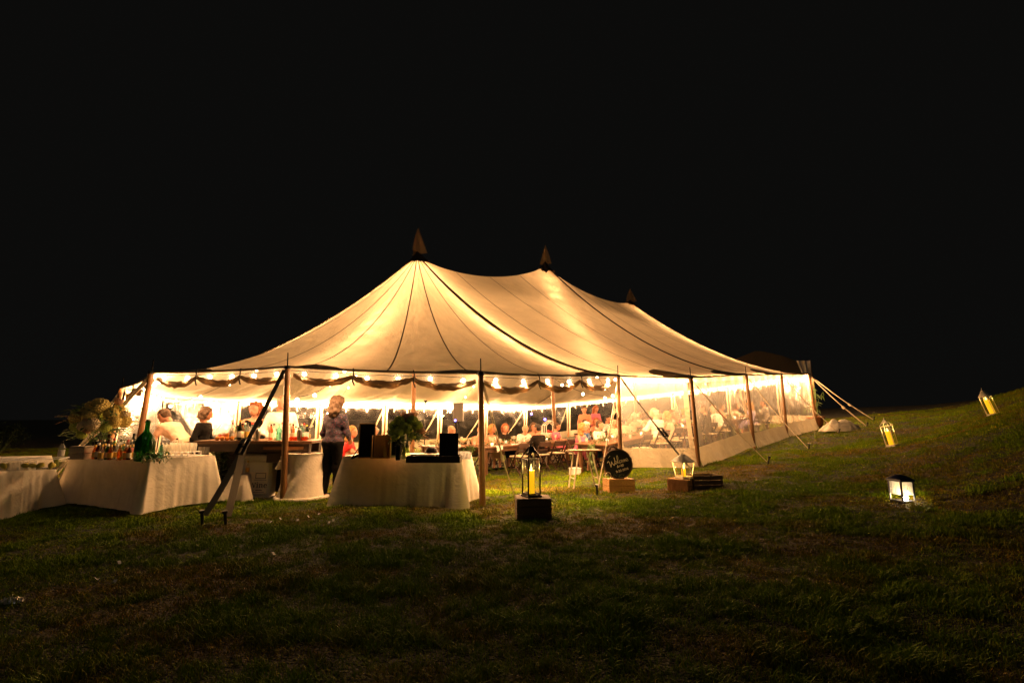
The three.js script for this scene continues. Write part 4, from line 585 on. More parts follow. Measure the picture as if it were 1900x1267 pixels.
// ---------------------------------------------------------------- beyond the right end
{ const p = G(1524, 795).add(V(.15, 0, -.5)), t = thing('potted_plant', 'tall wispy plant in a terracotta pot behind the right tent corner', 'plant', V(p.x, terrain(p.x, p.z), p.z)); part('pot', lathe([[.001, 0], [.2, 0], [.28, .38], [.32, .4], [.32, .46], [.27, .46], [.25, .4], [.001, .38]], 24), M.terracotta, t); const lf = [], st = []; for (let k = 0; k < 14; k++) { const a = rr(0, 6.28), q = rr(.05, .4), h = rr(.9, 2.0), pts = [V(0, .4, 0), V(Math.cos(a) * q * .5, .4 + (h - .4) * .6, Math.sin(a) * q * .5), V(Math.cos(a) * q, h - q * .5, Math.sin(a) * q)]; st.push(wire(pts, .008, 5)); for (let j = 0; j < 8; j++) { const f = rr(.3, 1), b = pts[1].clone().lerp(pts[2], f); lf.push(leafG(rr(.15, .3), .16).rotateX(rr(.2, 1.8)).rotateY(rr(0, 6.3)).translate(b.x, b.y, b.z)); } } part('stem', st, M.stem, t); part('foliage', lf, M.leaf, t); }
{ const p = G(1572, 801); p.z -= .35; p.y = terrain(p.x, p.z); solo('tarp_pile', sheet((u, v) => { const a = u * 6.2832, q = 1 - v, r = .72 + .3 * nz(Math.cos(a) * 2, Math.sin(a) * 2, 3), x = Math.cos(a) * r * q, z = Math.sin(a) * r * .55 * q, h = .36 * Math.pow(1 - q * q, .75) * (.8 + .8 * nz(x * 2.2 + 1, z * 2.4, 8)) + .3 * Math.abs(nz(x * 4, z * 4, 5)) * (1 - q * q) + .05 * nz(x * 9 + a, z * 9, 4) * (1 - q); return V(p.x + x, Math.max(p.y + h, terrain(p.x + x, p.z + z)) + .008, p.z + z); }, 80, 30), std(C(.6, .54, .44), { bumpMap: rep(crumpleTex, 2), bumpScale: .03 }), 'crumpled pale canvas heap on the grass beside the tent corner', 'tarp'); }
{ // service tent behind
  const Z = 27, A = at(1360, 668, Z), B = at(1402, 651, Z + 1), D = at(1492, 676, Z), g0 = land(A.x, Z), t = thing('service_tent', 'dark canvas tent with a pale end curtain behind the right corner', 'tent', g0), L = (p) => p.clone().sub(g0); const dark = phys(C(.16, .12, .07), { transmission: .2, roughness: 1, thickness: 0 });
  const e1 = at(1345, 700, Z - 1), e2 = at(1497, 702, Z - 1);
  part('roof', [sheet((u, v) => L(A.clone().lerp(B, Math.min(1, u * 3)).lerp(D.clone().setY(lerp(B.y, D.y, u)), Math.max(0, u * 1.5 - .5))).lerp(L(e1.clone().lerp(e2, u)), v).add(V(0, -.15 * Math.sin(v * 3.14), .0)), 24, 10), sheet((u, v) => L(B.clone().lerp(D, u)).lerp(L(V(lerp(A.x, D.x, u) + 1, e1.y, -Z - 4)), v), 10, 6)], dark, t);
  const c0 = at(1478, 669, Z - 1.5), c1_ = at(1503, 669, Z - 1.5), c2 = at(1506, 716, Z - 1.5); part('end_curtain', sheet((u, v) => { const tp = L(c0.clone().lerp(c1_, u)), bt = L(V(lerp(c0.x + (c1_.x - c0.x) * .62, c2.x, u), c2.y, c2.z)); return tp.lerp(bt, Math.pow(v, .6)).add(V(0, 0, .06 * Math.sin(u * 14))); }, 20, 8), std(C(.55, .55, .6)), t);
  part('post', [tube(L(land(c1_.x, Z - 1.5)), L(c1_), .05), tube(L(land(A.x + .6, Z)), L(A), .05), tube(L(land(D.x + .5, Z + 3)), L(D), .05)], M.pole, t); }
{ const p = G(16, 1120), t = solo('crumpled_foil', sheet((u, v) => { const a = u * 6.2832, q = 1 - v; return V(Math.cos(a) * .1 * q * (1 + .4 * nz(a, 2, 1)), .012 + .045 * Math.abs(nz(u * 9, v * 9, 3)) * 2 * (1 - q * .7), Math.sin(a) * .05 * q); }, 30, 12), M.steel, 'crumpled shiny scrap lying in the grass at far left', 'scrap'); t.position.copy(p); t.material = std(C(.7, .66, .6), { roughness: .3, metalness: .7, flatShading: true }); }
for (let k = 0; k < 12; k++) { const p = G([520, 500, 552, 571, 592, 618, 507, 179, 210, 220, 648, 610][k], [966, 972, 969, 962, 958, 970, 1033, 1080, 1086, 1050, 978, 974][k]); const m = solo('petal', sheet((u, v) => V((u - .5) * .035, .028 + .012 * Math.cos(u * 4 + k), (v - .5) * .026), 3, 3), M.white, 'tiny white petal scattered on the grass before the tables', 'petal', 'white petals on the grass'); m.position.copy(p); m.rotation.y = k; }
// faint bushes beyond the left end
for (const [px, Z, s, l] of [[8, 21, 1.1, 'dim leafy bush in the dark at the left edge of the frame']]) { const q = at(px, 776, Z), p = land(q.x, Z), t = thing('bush', l, 'bush', p), lf = []; for (let k = 0; k < 900; k++) { const d = V(rr(-1, 1), rr(-.6, 1), rr(-1, 1)).normalize(), r = s * rr(.5, 1) * (.8 + .4 * nz(d.x * 2, d.y * 2, d.z * 2)); lf.push(leafG(rr(.1, .2)).rotateX(rr(-1, 1)).rotateY(rr(0, 6.3)).translate(d.x * r, s * .7 + d.y * r * .7, d.z * r)); } part('foliage', lf, M.darkleaf, t); part('stem', [0, 1, 2, 3, 4].map((k) => tube(V(0, 0, 0), V(Math.cos(k * 1.3) * s * .5, s * .9, Math.sin(k * 1.3) * s * .5), .04, .015)), M.stem, t); }
// ---------------------------------------------------------------- people
function surfaceNets(f, lo, hi, h) {                              // smooth mesh of f = 0 on a grid of cells h
  const nx = Math.ceil((hi.x - lo.x) / h) + 1, ny = Math.ceil((hi.y - lo.y) / h) + 1, nzz = Math.ceil((hi.z - lo.z) / h) + 1, D = new Float32Array(nx * ny * nzz), I = (x, y, z) => (z * ny + y) * nx + x;
  for (let z = 0; z < nzz; z++) for (let y = 0; y < ny; y++) for (let x = 0; x < nx; x++) D[I(x, y, z)] = f(lo.x + x * h, lo.y + y * h, lo.z + z * h);
  const id2 = new Int32Array(nx * ny * nzz).fill(-1), P = [], ix = [], E = [[0, 1], [2, 3], [4, 5], [6, 7], [0, 2], [1, 3], [4, 6], [5, 7], [0, 4], [1, 5], [2, 6], [3, 7]];
  for (let z = 0; z < nzz - 1; z++) for (let y = 0; y < ny - 1; y++) for (let x = 0; x < nx - 1; x++) {
    const v = []; let m = 0; for (let k = 0; k < 8; k++) { v[k] = D[I(x + (k & 1), y + ((k >> 1) & 1), z + (k >> 2))]; if (v[k] < 0) m |= 1 << k; } if (m === 0 || m === 255) continue;
    let sx = 0, sy = 0, sz = 0, n = 0; for (const [a, b] of E) if ((v[a] < 0) !== (v[b] < 0)) { const t = v[a] / (v[a] - v[b]); sx += lerp(a & 1, b & 1, t); sy += lerp((a >> 1) & 1, (b >> 1) & 1, t); sz += lerp(a >> 2, b >> 2, t); n++; }
    id2[I(x, y, z)] = P.length / 3; P.push(lo.x + (x + sx / n) * h, lo.y + (y + sy / n) * h, lo.z + (z + sz / n) * h);
  }
  const quad = (a, b, c, d, flip) => { if (a < 0 || b < 0 || c < 0 || d < 0) return; if (flip) ix.push(a, c, b, a, d, c); else ix.push(a, b, c, a, c, d); };
  for (let z = 1; z < nzz - 1; z++) for (let y = 1; y < ny - 1; y++) for (let x = 1; x < nx - 1; x++) { const s = D[I(x, y, z)] < 0;
    if (s !== (D[I(x + 1, y, z)] < 0)) quad(id2[I(x, y - 1, z - 1)], id2[I(x, y, z - 1)], id2[I(x, y, z)], id2[I(x, y - 1, z)], !s);
    if (s !== (D[I(x, y + 1, z)] < 0)) quad(id2[I(x - 1, y, z - 1)], id2[I(x - 1, y, z)], id2[I(x, y, z)], id2[I(x, y, z - 1)], !s);
    if (s !== (D[I(x, y, z + 1)] < 0)) quad(id2[I(x - 1, y - 1, z)], id2[I(x, y - 1, z)], id2[I(x, y, z)], id2[I(x - 1, y, z)], !s); }
  const g = new THREE.BufferGeometry(); g.setAttribute('position', new THREE.Float32BufferAttribute(P, 3)); const uv = []; for (let i = 0; i < P.length; i += 3) uv.push(P[i] * 2 + P[i + 2] * 1.3, P[i + 1] * 2); g.setAttribute('uv', new THREE.Float32BufferAttribute(uv, 2)); g.setIndex(ix); g.computeVertexNormals(); return g;
}
function field(bones, k, grow = 0) {
  const B = bones.map(([a, b, ra, rb]) => [a.x, a.y, a.z, b.x - a.x, b.y - a.y, b.z - a.z, 1 / Math.max(1e-9, a.distanceToSquared(b)), ra + grow, (rb ?? ra) - ra]);
  return (x, y, z) => { let s = 0; for (const [ax, ay, az, dx, dy, dz, il, ra, dr] of B) { const px = x - ax, py = y - ay, pz = z - az, t = Math.min(1, Math.max(0, (px * dx + py * dy + pz * dz) * il)), qx = px - dx * t, qy = py - dy * t, qz = pz - dz * t, d = Math.sqrt(qx * qx + qy * qy + qz * qz) - ra - dr * t; s += Math.exp(-d / k); } return -k * Math.log(s + 1e-30); };
}
function meshOf(bones, k, grow, h, clip) {
  const lo = V(9, 9, 9), hi = V(-9, -9, -9); for (const [a, b, ra, rb] of bones) for (const [p, r] of [[a, ra], [b, rb ?? ra]]) { const q = r + grow + k + 2 * h; lo.min(p.clone().subScalar(q)); hi.max(p.clone().addScalar(q)); }
  const f = field(bones, k, grow); return surfaceNets(clip ? (x, y, z) => Math.max(f(x, y, z) + .011 * nz(x * 13 + 3 * y, y * 17, z * 13) + .006 * nz(x * 31, y * 24 + x * 9, z * 31), clip(x, y, z)) : f, lo, hi, h);
}
const handG = (() => { // right hand: wrist at 0, fingers along +y, palm towards +z, thumb on +x
  const b = [[V(-.022, .01, 0), V(-.026, .08, 0), .014, .012], [V(0, .0, 0), V(0, .085, 0), .017, .014], [V(.02, .01, 0), V(.026, .08, 0), .015, .013]];
  [[-.032, .078, .062, .85], [-.011, .086, .075, 1], [.011, .088, .08, 1.03], [.031, .082, .07, .95]].forEach(([x, y, L, r]) => { const p0 = V(x, y, 0), p1 = V(x * 1.08, y + L * .48, .010), p2 = V(x * 1.1, y + L * .78, .026), p3 = V(x * 1.1, y + L * .95, .042); b.push([p0, p1, .0092 * r, .0088 * r], [p1, p2, .0085 * r, .008 * r], [p2, p3, .008 * r, .0072 * r]); });
  b.push([V(.022, .022, .004), V(.050, .05, .014), .013, .011], [V(.050, .05, .014), V(.062, .082, .026), .0105, .0095], [V(.062, .082, .026), V(.06, .102, .036), .0095, .008]);
  return meshOf(b, .0035, 0, .006);
})();
const headCache = (() => {
  const b = [[V(0, .045, -.012), V(0, .045, -.012), .092], [V(0, .02, .018), V(0, .02, .018), .078], [V(0, -.055, .045), V(0, -.04, .03), .046, .055], [V(-.03, -.045, .02), V(.03, -.045, .02), .045], [V(0, -.02, -.03), V(0, -.14, -.03), .06, .056], [V(0, .012, .086), V(0, -.022, .112), .010, .016], [V(-.032, .038, .078), V(.032, .038, .078), .013], [V(-.016, -.058, .085), V(.016, -.058, .085), .010], [V(0, -.088, .070), V(0, -.088, .070), .018], [V(-.088, .005, -.005), V(-.092, .03, -.012), .012, .016], [V(.088, .005, -.005), V(.092, .03, -.012), .012, .016]];
  const head = meshOf(b, .014, 0, .009);
  const sk = b.slice(0, 3), hf = field([[V(0, .05, -.02), V(0, .05, -.02), .104], [V(0, .0, -.035), V(0, -.03, -.04), .088, .07]], .02), wob = (x, y, z) => .008 * nz(x * 60, y * 18, z * 60) + .014 * nz(x * 14, y * 12, z * 14);
  const face = (x, y, z) => Math.min(z - .045 + Math.max(0, y - .05) * -.9, .085 - y + 9 * 0);
  const cut = (x, y, z) => { const front = z - (.03 + Math.max(0, (y - .055)) * 1.1); return front; };
  const short = surfaceNets((x, y, z) => Math.max(hf(x, y, z) + wob(x, y, z), cut(x, y, z), -(y + .075)), V(-.15, -.14, -.17), V(.15, .19, .15), .0085);
  const fringe = surfaceNets((x, y, z) => Math.max(hf(x, y, z) + wob(x, y, z), z - .02, y - .06, -(y + .075)), V(-.15, -.14, -.17), V(.15, .19, .15), .0085);
  const lf = field([[V(0, .05, -.02), V(0, .05, -.02), .106], [V(-.05, 0, -.05), V(-.06, -.17, -.06), .075, .06], [V(.05, 0, -.05), V(.06, -.17, -.06), .075, .06], [V(0, -.02, -.07), V(0, -.24, -.075), .07, .05]], .025);
  const long = surfaceNets((x, y, z) => Math.max(lf(x, y, z) + 1.6 * wob(x, y, z), cut(x, y, z)), V(-.2, -.36, -.22), V(.2, .2, .15), .0095);
  const bob = surfaceNets((x, y, z) => Math.max(lf(x, y, z) + 2 * wob(x, y, z), cut(x, y, z), -(y + .13)), V(-.2, -.36, -.22), V(.2, .2, .15), .0095);
  const up = mergeGeometries([flat(short.clone()), flat(ball(.05, 0, .10, -.09, 2))]);
  const eyes = mergeGeometries([ball(.011, -.032, .018, .083, 1), ball(.011, .032, .018, .083, 1)].map(flat));
  return { head, short, fringe, long, bob, up, eyes };
})();
function figure(o) { // o: sit, lean, elbows, hands, yaw, nod, legs ('trousers' | 'skirt'), sleeve
  const sit = !!o.sit, female = !!o.female, hip = V(0, sit ? .52 : .95, 0), lean = o.lean ?? .05, U = V(0, Math.cos(lean), Math.sin(lean)), F = V(0, -Math.sin(lean), Math.cos(lean)), T = (x, y, z) => hip.clone().addScaledVector(U, y).addScaledVector(F, z).add(V(x, 0, 0));
  const w = female ? .17 : .195, nb = T(0, .55, -.01), hd = nb.clone().addScaledVector(U, .07).add(V(0, .095, .035 + .02 * lean)), sh = [T(-w, .475, 0), T(w, .475, 0)];
  const hipJ = [hip.clone().add(V(-.09, 0, 0)), hip.clone().add(V(.09, 0, 0))];
  const knee = o.knees ?? (sit ? [V(-.12, .53, .43), V(.12, .53, .43)] : [V(-.10, .5, .03), V(.10, .5, .03)]), ank = o.ankles ?? (sit ? [V(-.12, .09, .40), V(.12, .09, .40)] : [V(-.11, .09, -.01), V(.11, .09, -.01)]);
  const el = o.elbows, wr = o.hands;
  const torso = [[T(-.07, .02, 0), T(.07, .02, 0), female ? .115 : .11], [T(-.05, .18, .005), T(.05, .18, .005), female ? .088 : .105], [T(-.075, .36, .01), T(.075, .36, .01), female ? .095 : .112], [T(-.10, .46, -.005), T(.10, .46, -.005), female ? .068 : .08], [T(0, .1, 0), T(0, .4, 0), .1]];
  if (female) torso.push([T(-.065, .35, .085), T(-.065, .35, .085), .055], [T(.065, .35, .085), T(.065, .35, .085), .055]);
  const neck = [[T(0, .46, -.01), hd.clone().add(V(0, -.07, -.03)), .058, .052]];
  const arm = [], fore = []; for (const k of [0, 1]) { arm.push([sh[k], el[k], female ? .046 : .055, female ? .036 : .042]); fore.push([el[k], wr[k], female ? .036 : .041, female ? .024 : .027]); }
  const leg = [], shin = [], foot2 = []; for (const k of [0, 1]) { leg.push([hipJ[k], knee[k], .085, .058]); shin.push([knee[k], ank[k], .055, .036]); const a = ank[k], dz = V(0, 0, 1); foot2.push([a.clone().add(V(0, -.05, -.04)), a.clone().add(V(0, -.058, .14)), .036, .03]); }
  const all = [...torso, ...neck, ...arm, ...fore, ...leg, ...shin, ...foot2];
  const bodyParts = [flat(meshOf(all, .018, 0, .02))];
  const q = new THREE.Quaternion().setFromEuler(new THREE.Euler(o.nod ?? .1, o.yaw ?? 0, o.roll ?? 0, 'YXZ')), place = (g) => g.clone().applyQuaternion(q).translate(hd.x, hd.y, hd.z);
  bodyParts.push(flat(place(headCache.head)));
  for (const k of [0, 1]) { const y = (o.handDir?.[k] ?? wr[k].clone().sub(el[k])).clone().normalize(), pn = (o.palm?.[k] ?? V(0, -1, 0)).clone(); const x = V().crossVectors(y, pn).normalize(), z = V().crossVectors(x, y); const g = flat(handG.clone()); if ((k === 0)) g.scale(1, 1, 1); // thumbs point inwards
    const inward = x.x * (k ? -1 : 1) > 0; const m = new THREE.Matrix4().makeBasis(inward ? x : x.clone().negate(), y, z).setPosition(wr[k]); if (!inward) { g.applyMatrix4(m); const p = g.attributes.position.array, n = g.attributes.normal.array; for (let i = 0; i < p.length; i += 9) for (let c = 0; c < 3; c++) { [p[i + 3 + c], p[i + 6 + c]] = [p[i + 6 + c], p[i + 3 + c]]; [n[i + 3 + c], n[i + 6 + c]] = [n[i + 6 + c], n[i + 3 + c]]; } } else g.applyMatrix4(m); bodyParts.push(g); }
  const G2 = { body: mergeGeometries(bodyParts), eyes: place(headCache.eyes) };
  for (const k of ['short', 'fringe', 'long', 'bob', 'up']) G2[k] = place(headCache[k]);
  const hem = sit ? .0 : .86, topB = [...torso, ...(o.sleeve === 'none' ? [] : arm), ...(o.sleeve === 'long' ? fore : [])];
  const wrClip = (x, y, z) => { let d = -9; for (const k of [0, 1]) { const v = wr[k].clone().sub(el[k]), L = v.length(); v.normalize(); const t = (x - el[k].x) * v.x + (y - el[k].y) * v.y + (z - el[k].z) * v.z; const rad = Math.hypot(x - wr[k].x, y - wr[k].y, z - wr[k].z); if (rad < .09) d = Math.max(d, t - L + .02); } if (o.sleeve === 'short') for (const k of [0, 1]) { const v = el[k].clone().sub(sh[k]), L = v.length(); v.normalize(); const t = (x - sh[k].x) * v.x + (y - sh[k].y) * v.y + (z - sh[k].z) * v.z, rad = Math.hypot(x - el[k].x, y - el[k].y, z - el[k].z); if (rad < .2) d = Math.max(d, t - L * .62); } return d; };
  const nClip = (x, y, z) => (x * 0 + (y - nb.y) * U.y + (z - nb.z) * U.z) + .012 + (o.sleeve === 'none' ? .07 - Math.abs(x) * .3 : 0);
  G2.top = meshOf(topB, .02, .014, .02, (x, y, z) => Math.max(nClip(x, y, z), wrClip(x, y, z), hem - y));
  if (o.legs === 'skirt') { const sk = sit ? [[hip.clone().add(V(-.06, .02, 0)), knee[0].clone().add(V(0, 0, 0)), .13, .105], [hip.clone().add(V(.06, .02, 0)), knee[1].clone(), .13, .105], [V(0, .55, .12), V(0, .54, .42), .12, .10], [knee[0].clone(), knee[0].clone().add(V(0, -.18, .0)), .10, .10], [knee[1].clone(), knee[1].clone().add(V(0, -.18, 0)), .10, .10], [V(0, .5, .44), V(0, .33, .44), .1, .1]] : [[V(0, .98, 0), V(0, .46, 0), .13, .21], [V(-.05, .9, 0), V(-.08, .46, 0), .12, .17], [V(.05, .9, 0), V(.08, .46, 0), .12, .17]]; G2.bottom = meshOf(sk, .03, .006, .02, (x, y, z) => (sit ? .34 : .5) - y); }
  else G2.bottom = meshOf([...leg, ...shin, torso[0]], .02, .016, .02, (x, y, z) => Math.max(.075 - y, (sit ? 9 : 0) * 0 + y - (sit ? hip.y + .12 : 1.0)));
  G2.shoes = meshOf(foot2, .01, .012, .014, (x, y, z) => -(y - .002));
  return G2;
}
const tableArms = { elbows: [V(-.27, .80, .16), V(.27, .80, .16)], hands: [V(-.14, .80, .39), V(.13, .80, .38)] };
const FIG = {};
const fig = (k) => (FIG[k] ??= figure({
  manBack: { lean: .06, elbows: [V(-.29, 1.14, -.02), V(.29, 1.14, .03)], hands: [V(-.2, 1.02, .2), V(.16, 1.05, .24)], sleeve: 'long', yaw: .5, nod: .3 },
  womanStand: { female: 1, lean: .08, elbows: [V(-.25, 1.13, .05), V(.25, 1.13, .05)], hands: [V(-.16, 1.02, .27), V(.15, 1.02, .27)], sleeve: 'long', nod: .35 },
  womanHips: { female: 1, lean: .10, elbows: [V(-.34, 1.17, -.02), V(.34, 1.17, -.02)], hands: [V(-.17, 1.0, .12), V(.17, 1.0, .12)], sleeve: 'none', yaw: -.3, nod: .1 },
  bend: { lean: .85, elbows: [V(-.26, 1.0, .45), V(.26, 1.0, .45)], hands: [V(-.18, .82, .60), V(.16, .8, .6)], sleeve: 'short', nod: .7 },
  sitMan: { sit: 1, lean: .16, ...tableArms, sleeve: 'long', yaw: .35, nod: .15 },
  sitManLean: { sit: 1, lean: .42, elbows: [V(-.29, .80, .30), V(.28, .80, .28)], hands: [V(-.12, .80, .5), V(.12, .80, .49)], sleeve: 'long', yaw: -.4, nod: -.1 },
  sitWoman: { sit: 1, female: 1, lean: .14, elbows: [V(-.24, .79, .14), V(.24, .80, .14)], hands: [V(-.1, .80, .34), V(.12, .81, .35)], sleeve: 'short', yaw: -.45, nod: .1, legs: 'skirt' },
  sitWomanBare: { sit: 1, female: 1, lean: .26, elbows: [V(-.24, .79, .24), V(.24, .80, .22)], hands: [V(-.1, .80, .44), V(.12, .81, .43)], sleeve: 'none', yaw: .4, nod: .05, legs: 'skirt' },
}[k]));
const skinM = [C(.50, .23, .14), C(.42, .19, .11), C(.56, .28, .18), C(.34, .15, .08)].map((c) => std(c, { roughness: .5 }));
const hairM = { grey: std(C(.5, .45, .38)), white: std(C(.7, .65, .56)), brown: std(C(.07, .035, .015)), dark: std(C(.02, .013, .01)), blonde: std(C(.38, .20, .06)), red: std(C(.24, .07, .02)) };
const sequin = (() => { const t = tex(96, 96, (u, v) => { const a = rnd(), b = nz(u * 26, v * 26, 9) + .5 * nz(u * 50, v * 50, 4) + rr(-.25, .25); return a > .94 ? [.5, .45, .52] : b > .3 ? [.36, .07, .2] : b < -.3 ? [.06, .09, .25] : [.03, .02, .06]; }, true); t.repeat.set(1.1, 1.1); return std(C(1, 1, 1), { map: t, roughness: .75 }); })();
const blueSeq = (() => { const t = tex(128, 128, (u, v) => { const a = nz(Math.floor(u * 40) * .7 + .1, Math.floor(v * 40) * .9 + .2, 3); return a > .15 ? [.4, .65, .9] : a > -.15 ? [.08, .25, .5] : [.02, .08, .2]; }, true); return std(C(1, 1, 1), { map: t, roughness: .35 }); })();
const dk = (r, g, b) => phys(C(r, g, b), { roughness: .9, specularIntensity: .12 });
const cl = { white: std(C(.78, .75, .7), { roughness: .85 }), cream: std(C(.68, .58, .42), { roughness: .85 }), black: dk(.006, .0055, .005), suit: dk(.02, .015, .012), red: std(C(.72, .02, .02), { roughness: .7 }), pink: std(C(.72, .14, .25), { roughness: .7 }), coral: std(C(.65, .24, .14), { roughness: .8 }), blush: std(C(.72, .46, .34), { roughness: .8 }), lavender: std(C(.35, .3, .5), { roughness: .8 }), grey: std(C(.2, .18, .16), { roughness: .85 }), khaki: std(C(.4, .3, .17), { roughness: .85 }), burgundy: std(C(.22, .03, .05), { roughness: .8 }), sequin, blueSeq };
function person(kind, pos, turn, { skin = 0, hair = 'short', hairC = 'brown', top = 'white', bottom = 'black', shoes = 'black', s = 1 }, label) {
  const g = fig(kind), t = thing('person', label, 'person', pos, turn); t.scale.setScalar(s * (/sit/.test(kind) ? .95 : 1));
  const b = part('body', g.body, skinM[skin], t);
  part('top', g.top, cl[top], t); part(/sitWoman/.test(kind) ? 'skirt' : 'trousers', g.bottom, cl[bottom], t); part('shoes', g.shoes, cl[shoes], t); part('eyes', g.eyes, M.black, b);
  if (hair !== 'none') part('hair', g[hair], hairM[hairC], t); return t;
}
// chairs -----------------------------------------------------------
const chairProto = (() => {
  const t = new THREE.Group(); t.name = 'folding_chair';
  part('seat', [rbox(.40, .028, .38, .01, 0, .445, 0)], M.chair, t); part('seat_pad', rbox(.38, .035, .36, .014, 0, .477, 0), M.seatpad, t);
  for (const x of [-.2, .2]) { part('leg', bar(V(x, 0, .22), V(x, .82, -.21), .022, .038, V(1, 0, 0)), M.chair, t); part('leg', bar(V(x * .86, 0, -.22), V(x * .86, .44, .15), .022, .038, V(1, 0, 0)), M.chair, t); }
  part('backrest', rbox(.43, .13, .02, .008, 0, .755, -.19), M.chair, t); part('back_slat', rbox(.39, .045, .016, .006, 0, .60, -.105), M.chair, t); part('stretcher', [rbox(.38, .03, .018, .004, 0, .16, .14), rbox(.34, .03, .018, .004, 0, .12, -.13)], M.chair, t); return t;
})();
let chairs = 0;
function chair(pos, turn, label, group, dark) { const c = chairs++ ? chairProto.clone() : chairProto; c.name = numbered('folding_chair'); c.position.copy(pos); c.rotation.y = turn; c.userData = {}; scene.add(c); return tag(c, label || 'dark wooden folding chair with pale seat pad pulled up to a guests\' table', 'chair', group || 'folding chairs at the guests\' tables'); }
const OUT = .80;                                                  // seat distance from the table's centre line
function seated(kind, t, x, side, look, label, spin = 0, out = OUT) {  // side +1: towards the camera (back to us), -1: far side facing us
  const p = onT(t, x, side * out, 0); p.y = terrain(p.x, p.z); const turn = t.rotation.y + (side > 0 ? Math.PI : 0) + spin;
  chair(p.clone(), turn, ('folding chair taken by the ' + label).split(' ').slice(0, 16).join(' ')); return person(kind, p, turn, look, label);
}
// standing people
{ const c = G(598, 931); person('womanStand', land(c.x, -c.z + .30), 2.9, { skin: 0, hair: 'long', hairC: 'brown', top: 'sequin', bottom: 'black', s: .93 }, 'woman in sparkling floral top and black trousers standing with her back turned'); }
person('womanHips', land(at(471, 800, 9.05).x, 9.05), .25, { skin: 0, hair: 'bob', hairC: 'red', top: 'black', bottom: 'black', s: .93 }, 'woman in sleeveless black top facing out from behind the bar');
person('manBack', land(at(519, 800, 9.0).x, 9.0), .75, { skin: 2, hair: 'fringe', hairC: 'grey', top: 'white', bottom: 'khaki', s: 1.0 }, 'tall man in white shirt behind the bar beside the near pole');
person('manBack', land(at(374, 800, 9.1).x, 9.1), 1.7, { skin: 1, hair: 'bob', hairC: 'brown', top: 'black', bottom: 'black', s: .88 }, 'person in black leaning over the left end of the bar');
person('bend', land(at(345, 800, 8.9).x, 8.9), -1.7, { skin: 2, hair: 'short', hairC: 'brown', top: 'blush', bottom: 'khaki', s: .96 }, 'person bending down behind the tumblers of the corner bar');
// long table in the open front (tA)
seated('sitManLean', tA, -1.75 + .62, -1, { skin: 2, hair: 'none', top: 'coral', bottom: 'grey' }, 'guest in coral at the far side of the long table left end', .2);
{ const p = onT(tA, -1.75 - .62, -.36, 0); p.y = terrain(p.x, p.z); chair(p, tA.rotation.y + Math.PI / 2 - .5, 'folding chair under the bald man at the left head of the table'); person('sitMan', p, tA.rotation.y + Math.PI / 2 - .5, { skin: 2, hair: 'none', top: 'white', bottom: 'suit' }, 'bald man in white shirt at the left head of the long table'); }
seated('sitWomanBare', tA, -.55, -1, { skin: 0, hair: 'bob', hairC: 'blonde', top: 'blush', bottom: 'blush' }, 'woman with golden bobbed hair in blush dress facing the near side');
seated('sitWoman', tA, .02, -1, { skin: 0, hair: 'bob', hairC: 'red', top: 'suit', bottom: 'suit' }, 'woman with short red hair in dark dress at the long table');
seated('sitManLean', tA, .78, -1, { skin: 2, hair: 'fringe', hairC: 'white', top: 'white', bottom: 'grey' }, 'white-haired man in white shirt leaning over the long table', -.2);
seated('sitMan', tA, .0, 1, { skin: 1, hair: 'short', hairC: 'dark', top: 'suit', bottom: 'suit' }, 'man in dark suit seated with his back to us at the long table');
seated('sitWoman', tA, 1.25, -1, { skin: 1, hair: 'long', hairC: 'brown', top: 'coral', bottom: 'burgundy' }, 'brown-haired woman in coral at the right end of the long table');
seated('sitWoman', tA, 1.95, -.55, { skin: 0, hair: 'up', hairC: 'brown', top: 'pink', bottom: 'pink' }, 'woman with pinned-up hair in pink beyond the long table', 1.2);
for (const [x, s] of [[-.85, 1], [.62, 1], [1.2, 1]]) { const p = onT(tA, x, s * (OUT + .02), 0); p.y = terrain(p.x, p.z); chair(p, tA.rotation.y + Math.PI + rr(-.15, .15), ['empty wooden folding chair at the left of the long table', 'empty wooden folding chair right of the dark suit', 'empty wooden folding chair furthest right at the long table'][[-.85, .62, 1.2].indexOf(x)], 'empty chairs at the long table'); }
// table behind the welcome sign (tB)
seated('sitWomanBare', tB, -1.2, -1, { skin: 0, hair: 'long', hairC: 'blonde', top: 'pink', bottom: 'burgundy' }, 'woman in pink dress with long hair at the garland table left side', .15);
seated('sitWoman', tB, -.6, -1.35, { skin: 0, hair: 'bob', hairC: 'white', top: 'blueSeq', bottom: 'blueSeq' }, 'white-haired woman in shiny blue top left of the pink dress', .2);
seated('sitMan', tB, -.35, -1, { skin: 2, hair: 'short', hairC: 'brown', top: 'white', bottom: 'suit' }, 'man in white shirt in the middle of the garland table', .1);
seated('sitWoman', tB, .4, -1, { skin: 2, hair: 'up', hairC: 'dark', top: 'cream', bottom: 'cream' }, 'dark-haired woman in cream near the welcome sign pole', -.15);
seated('sitMan', tB, 1.1, -1, { skin: 0, hair: 'short', hairC: 'brown', top: 'blush', bottom: 'suit' }, 'man in pale pink shirt right of the woman in cream');
seated('sitMan', tB, .3, 1, { skin: 2, hair: 'fringe', hairC: 'grey', top: 'white', bottom: 'khaki', s: 1.1 }, 'broad man in white shirt with his back against the first clear wall', -.2);
seated('sitWomanBare', tB, 1.05, 1, { skin: 2, hair: 'bob', hairC: 'blonde', top: 'blush', bottom: 'cream' }, 'blonde guest in blush seen through the first clear wall');
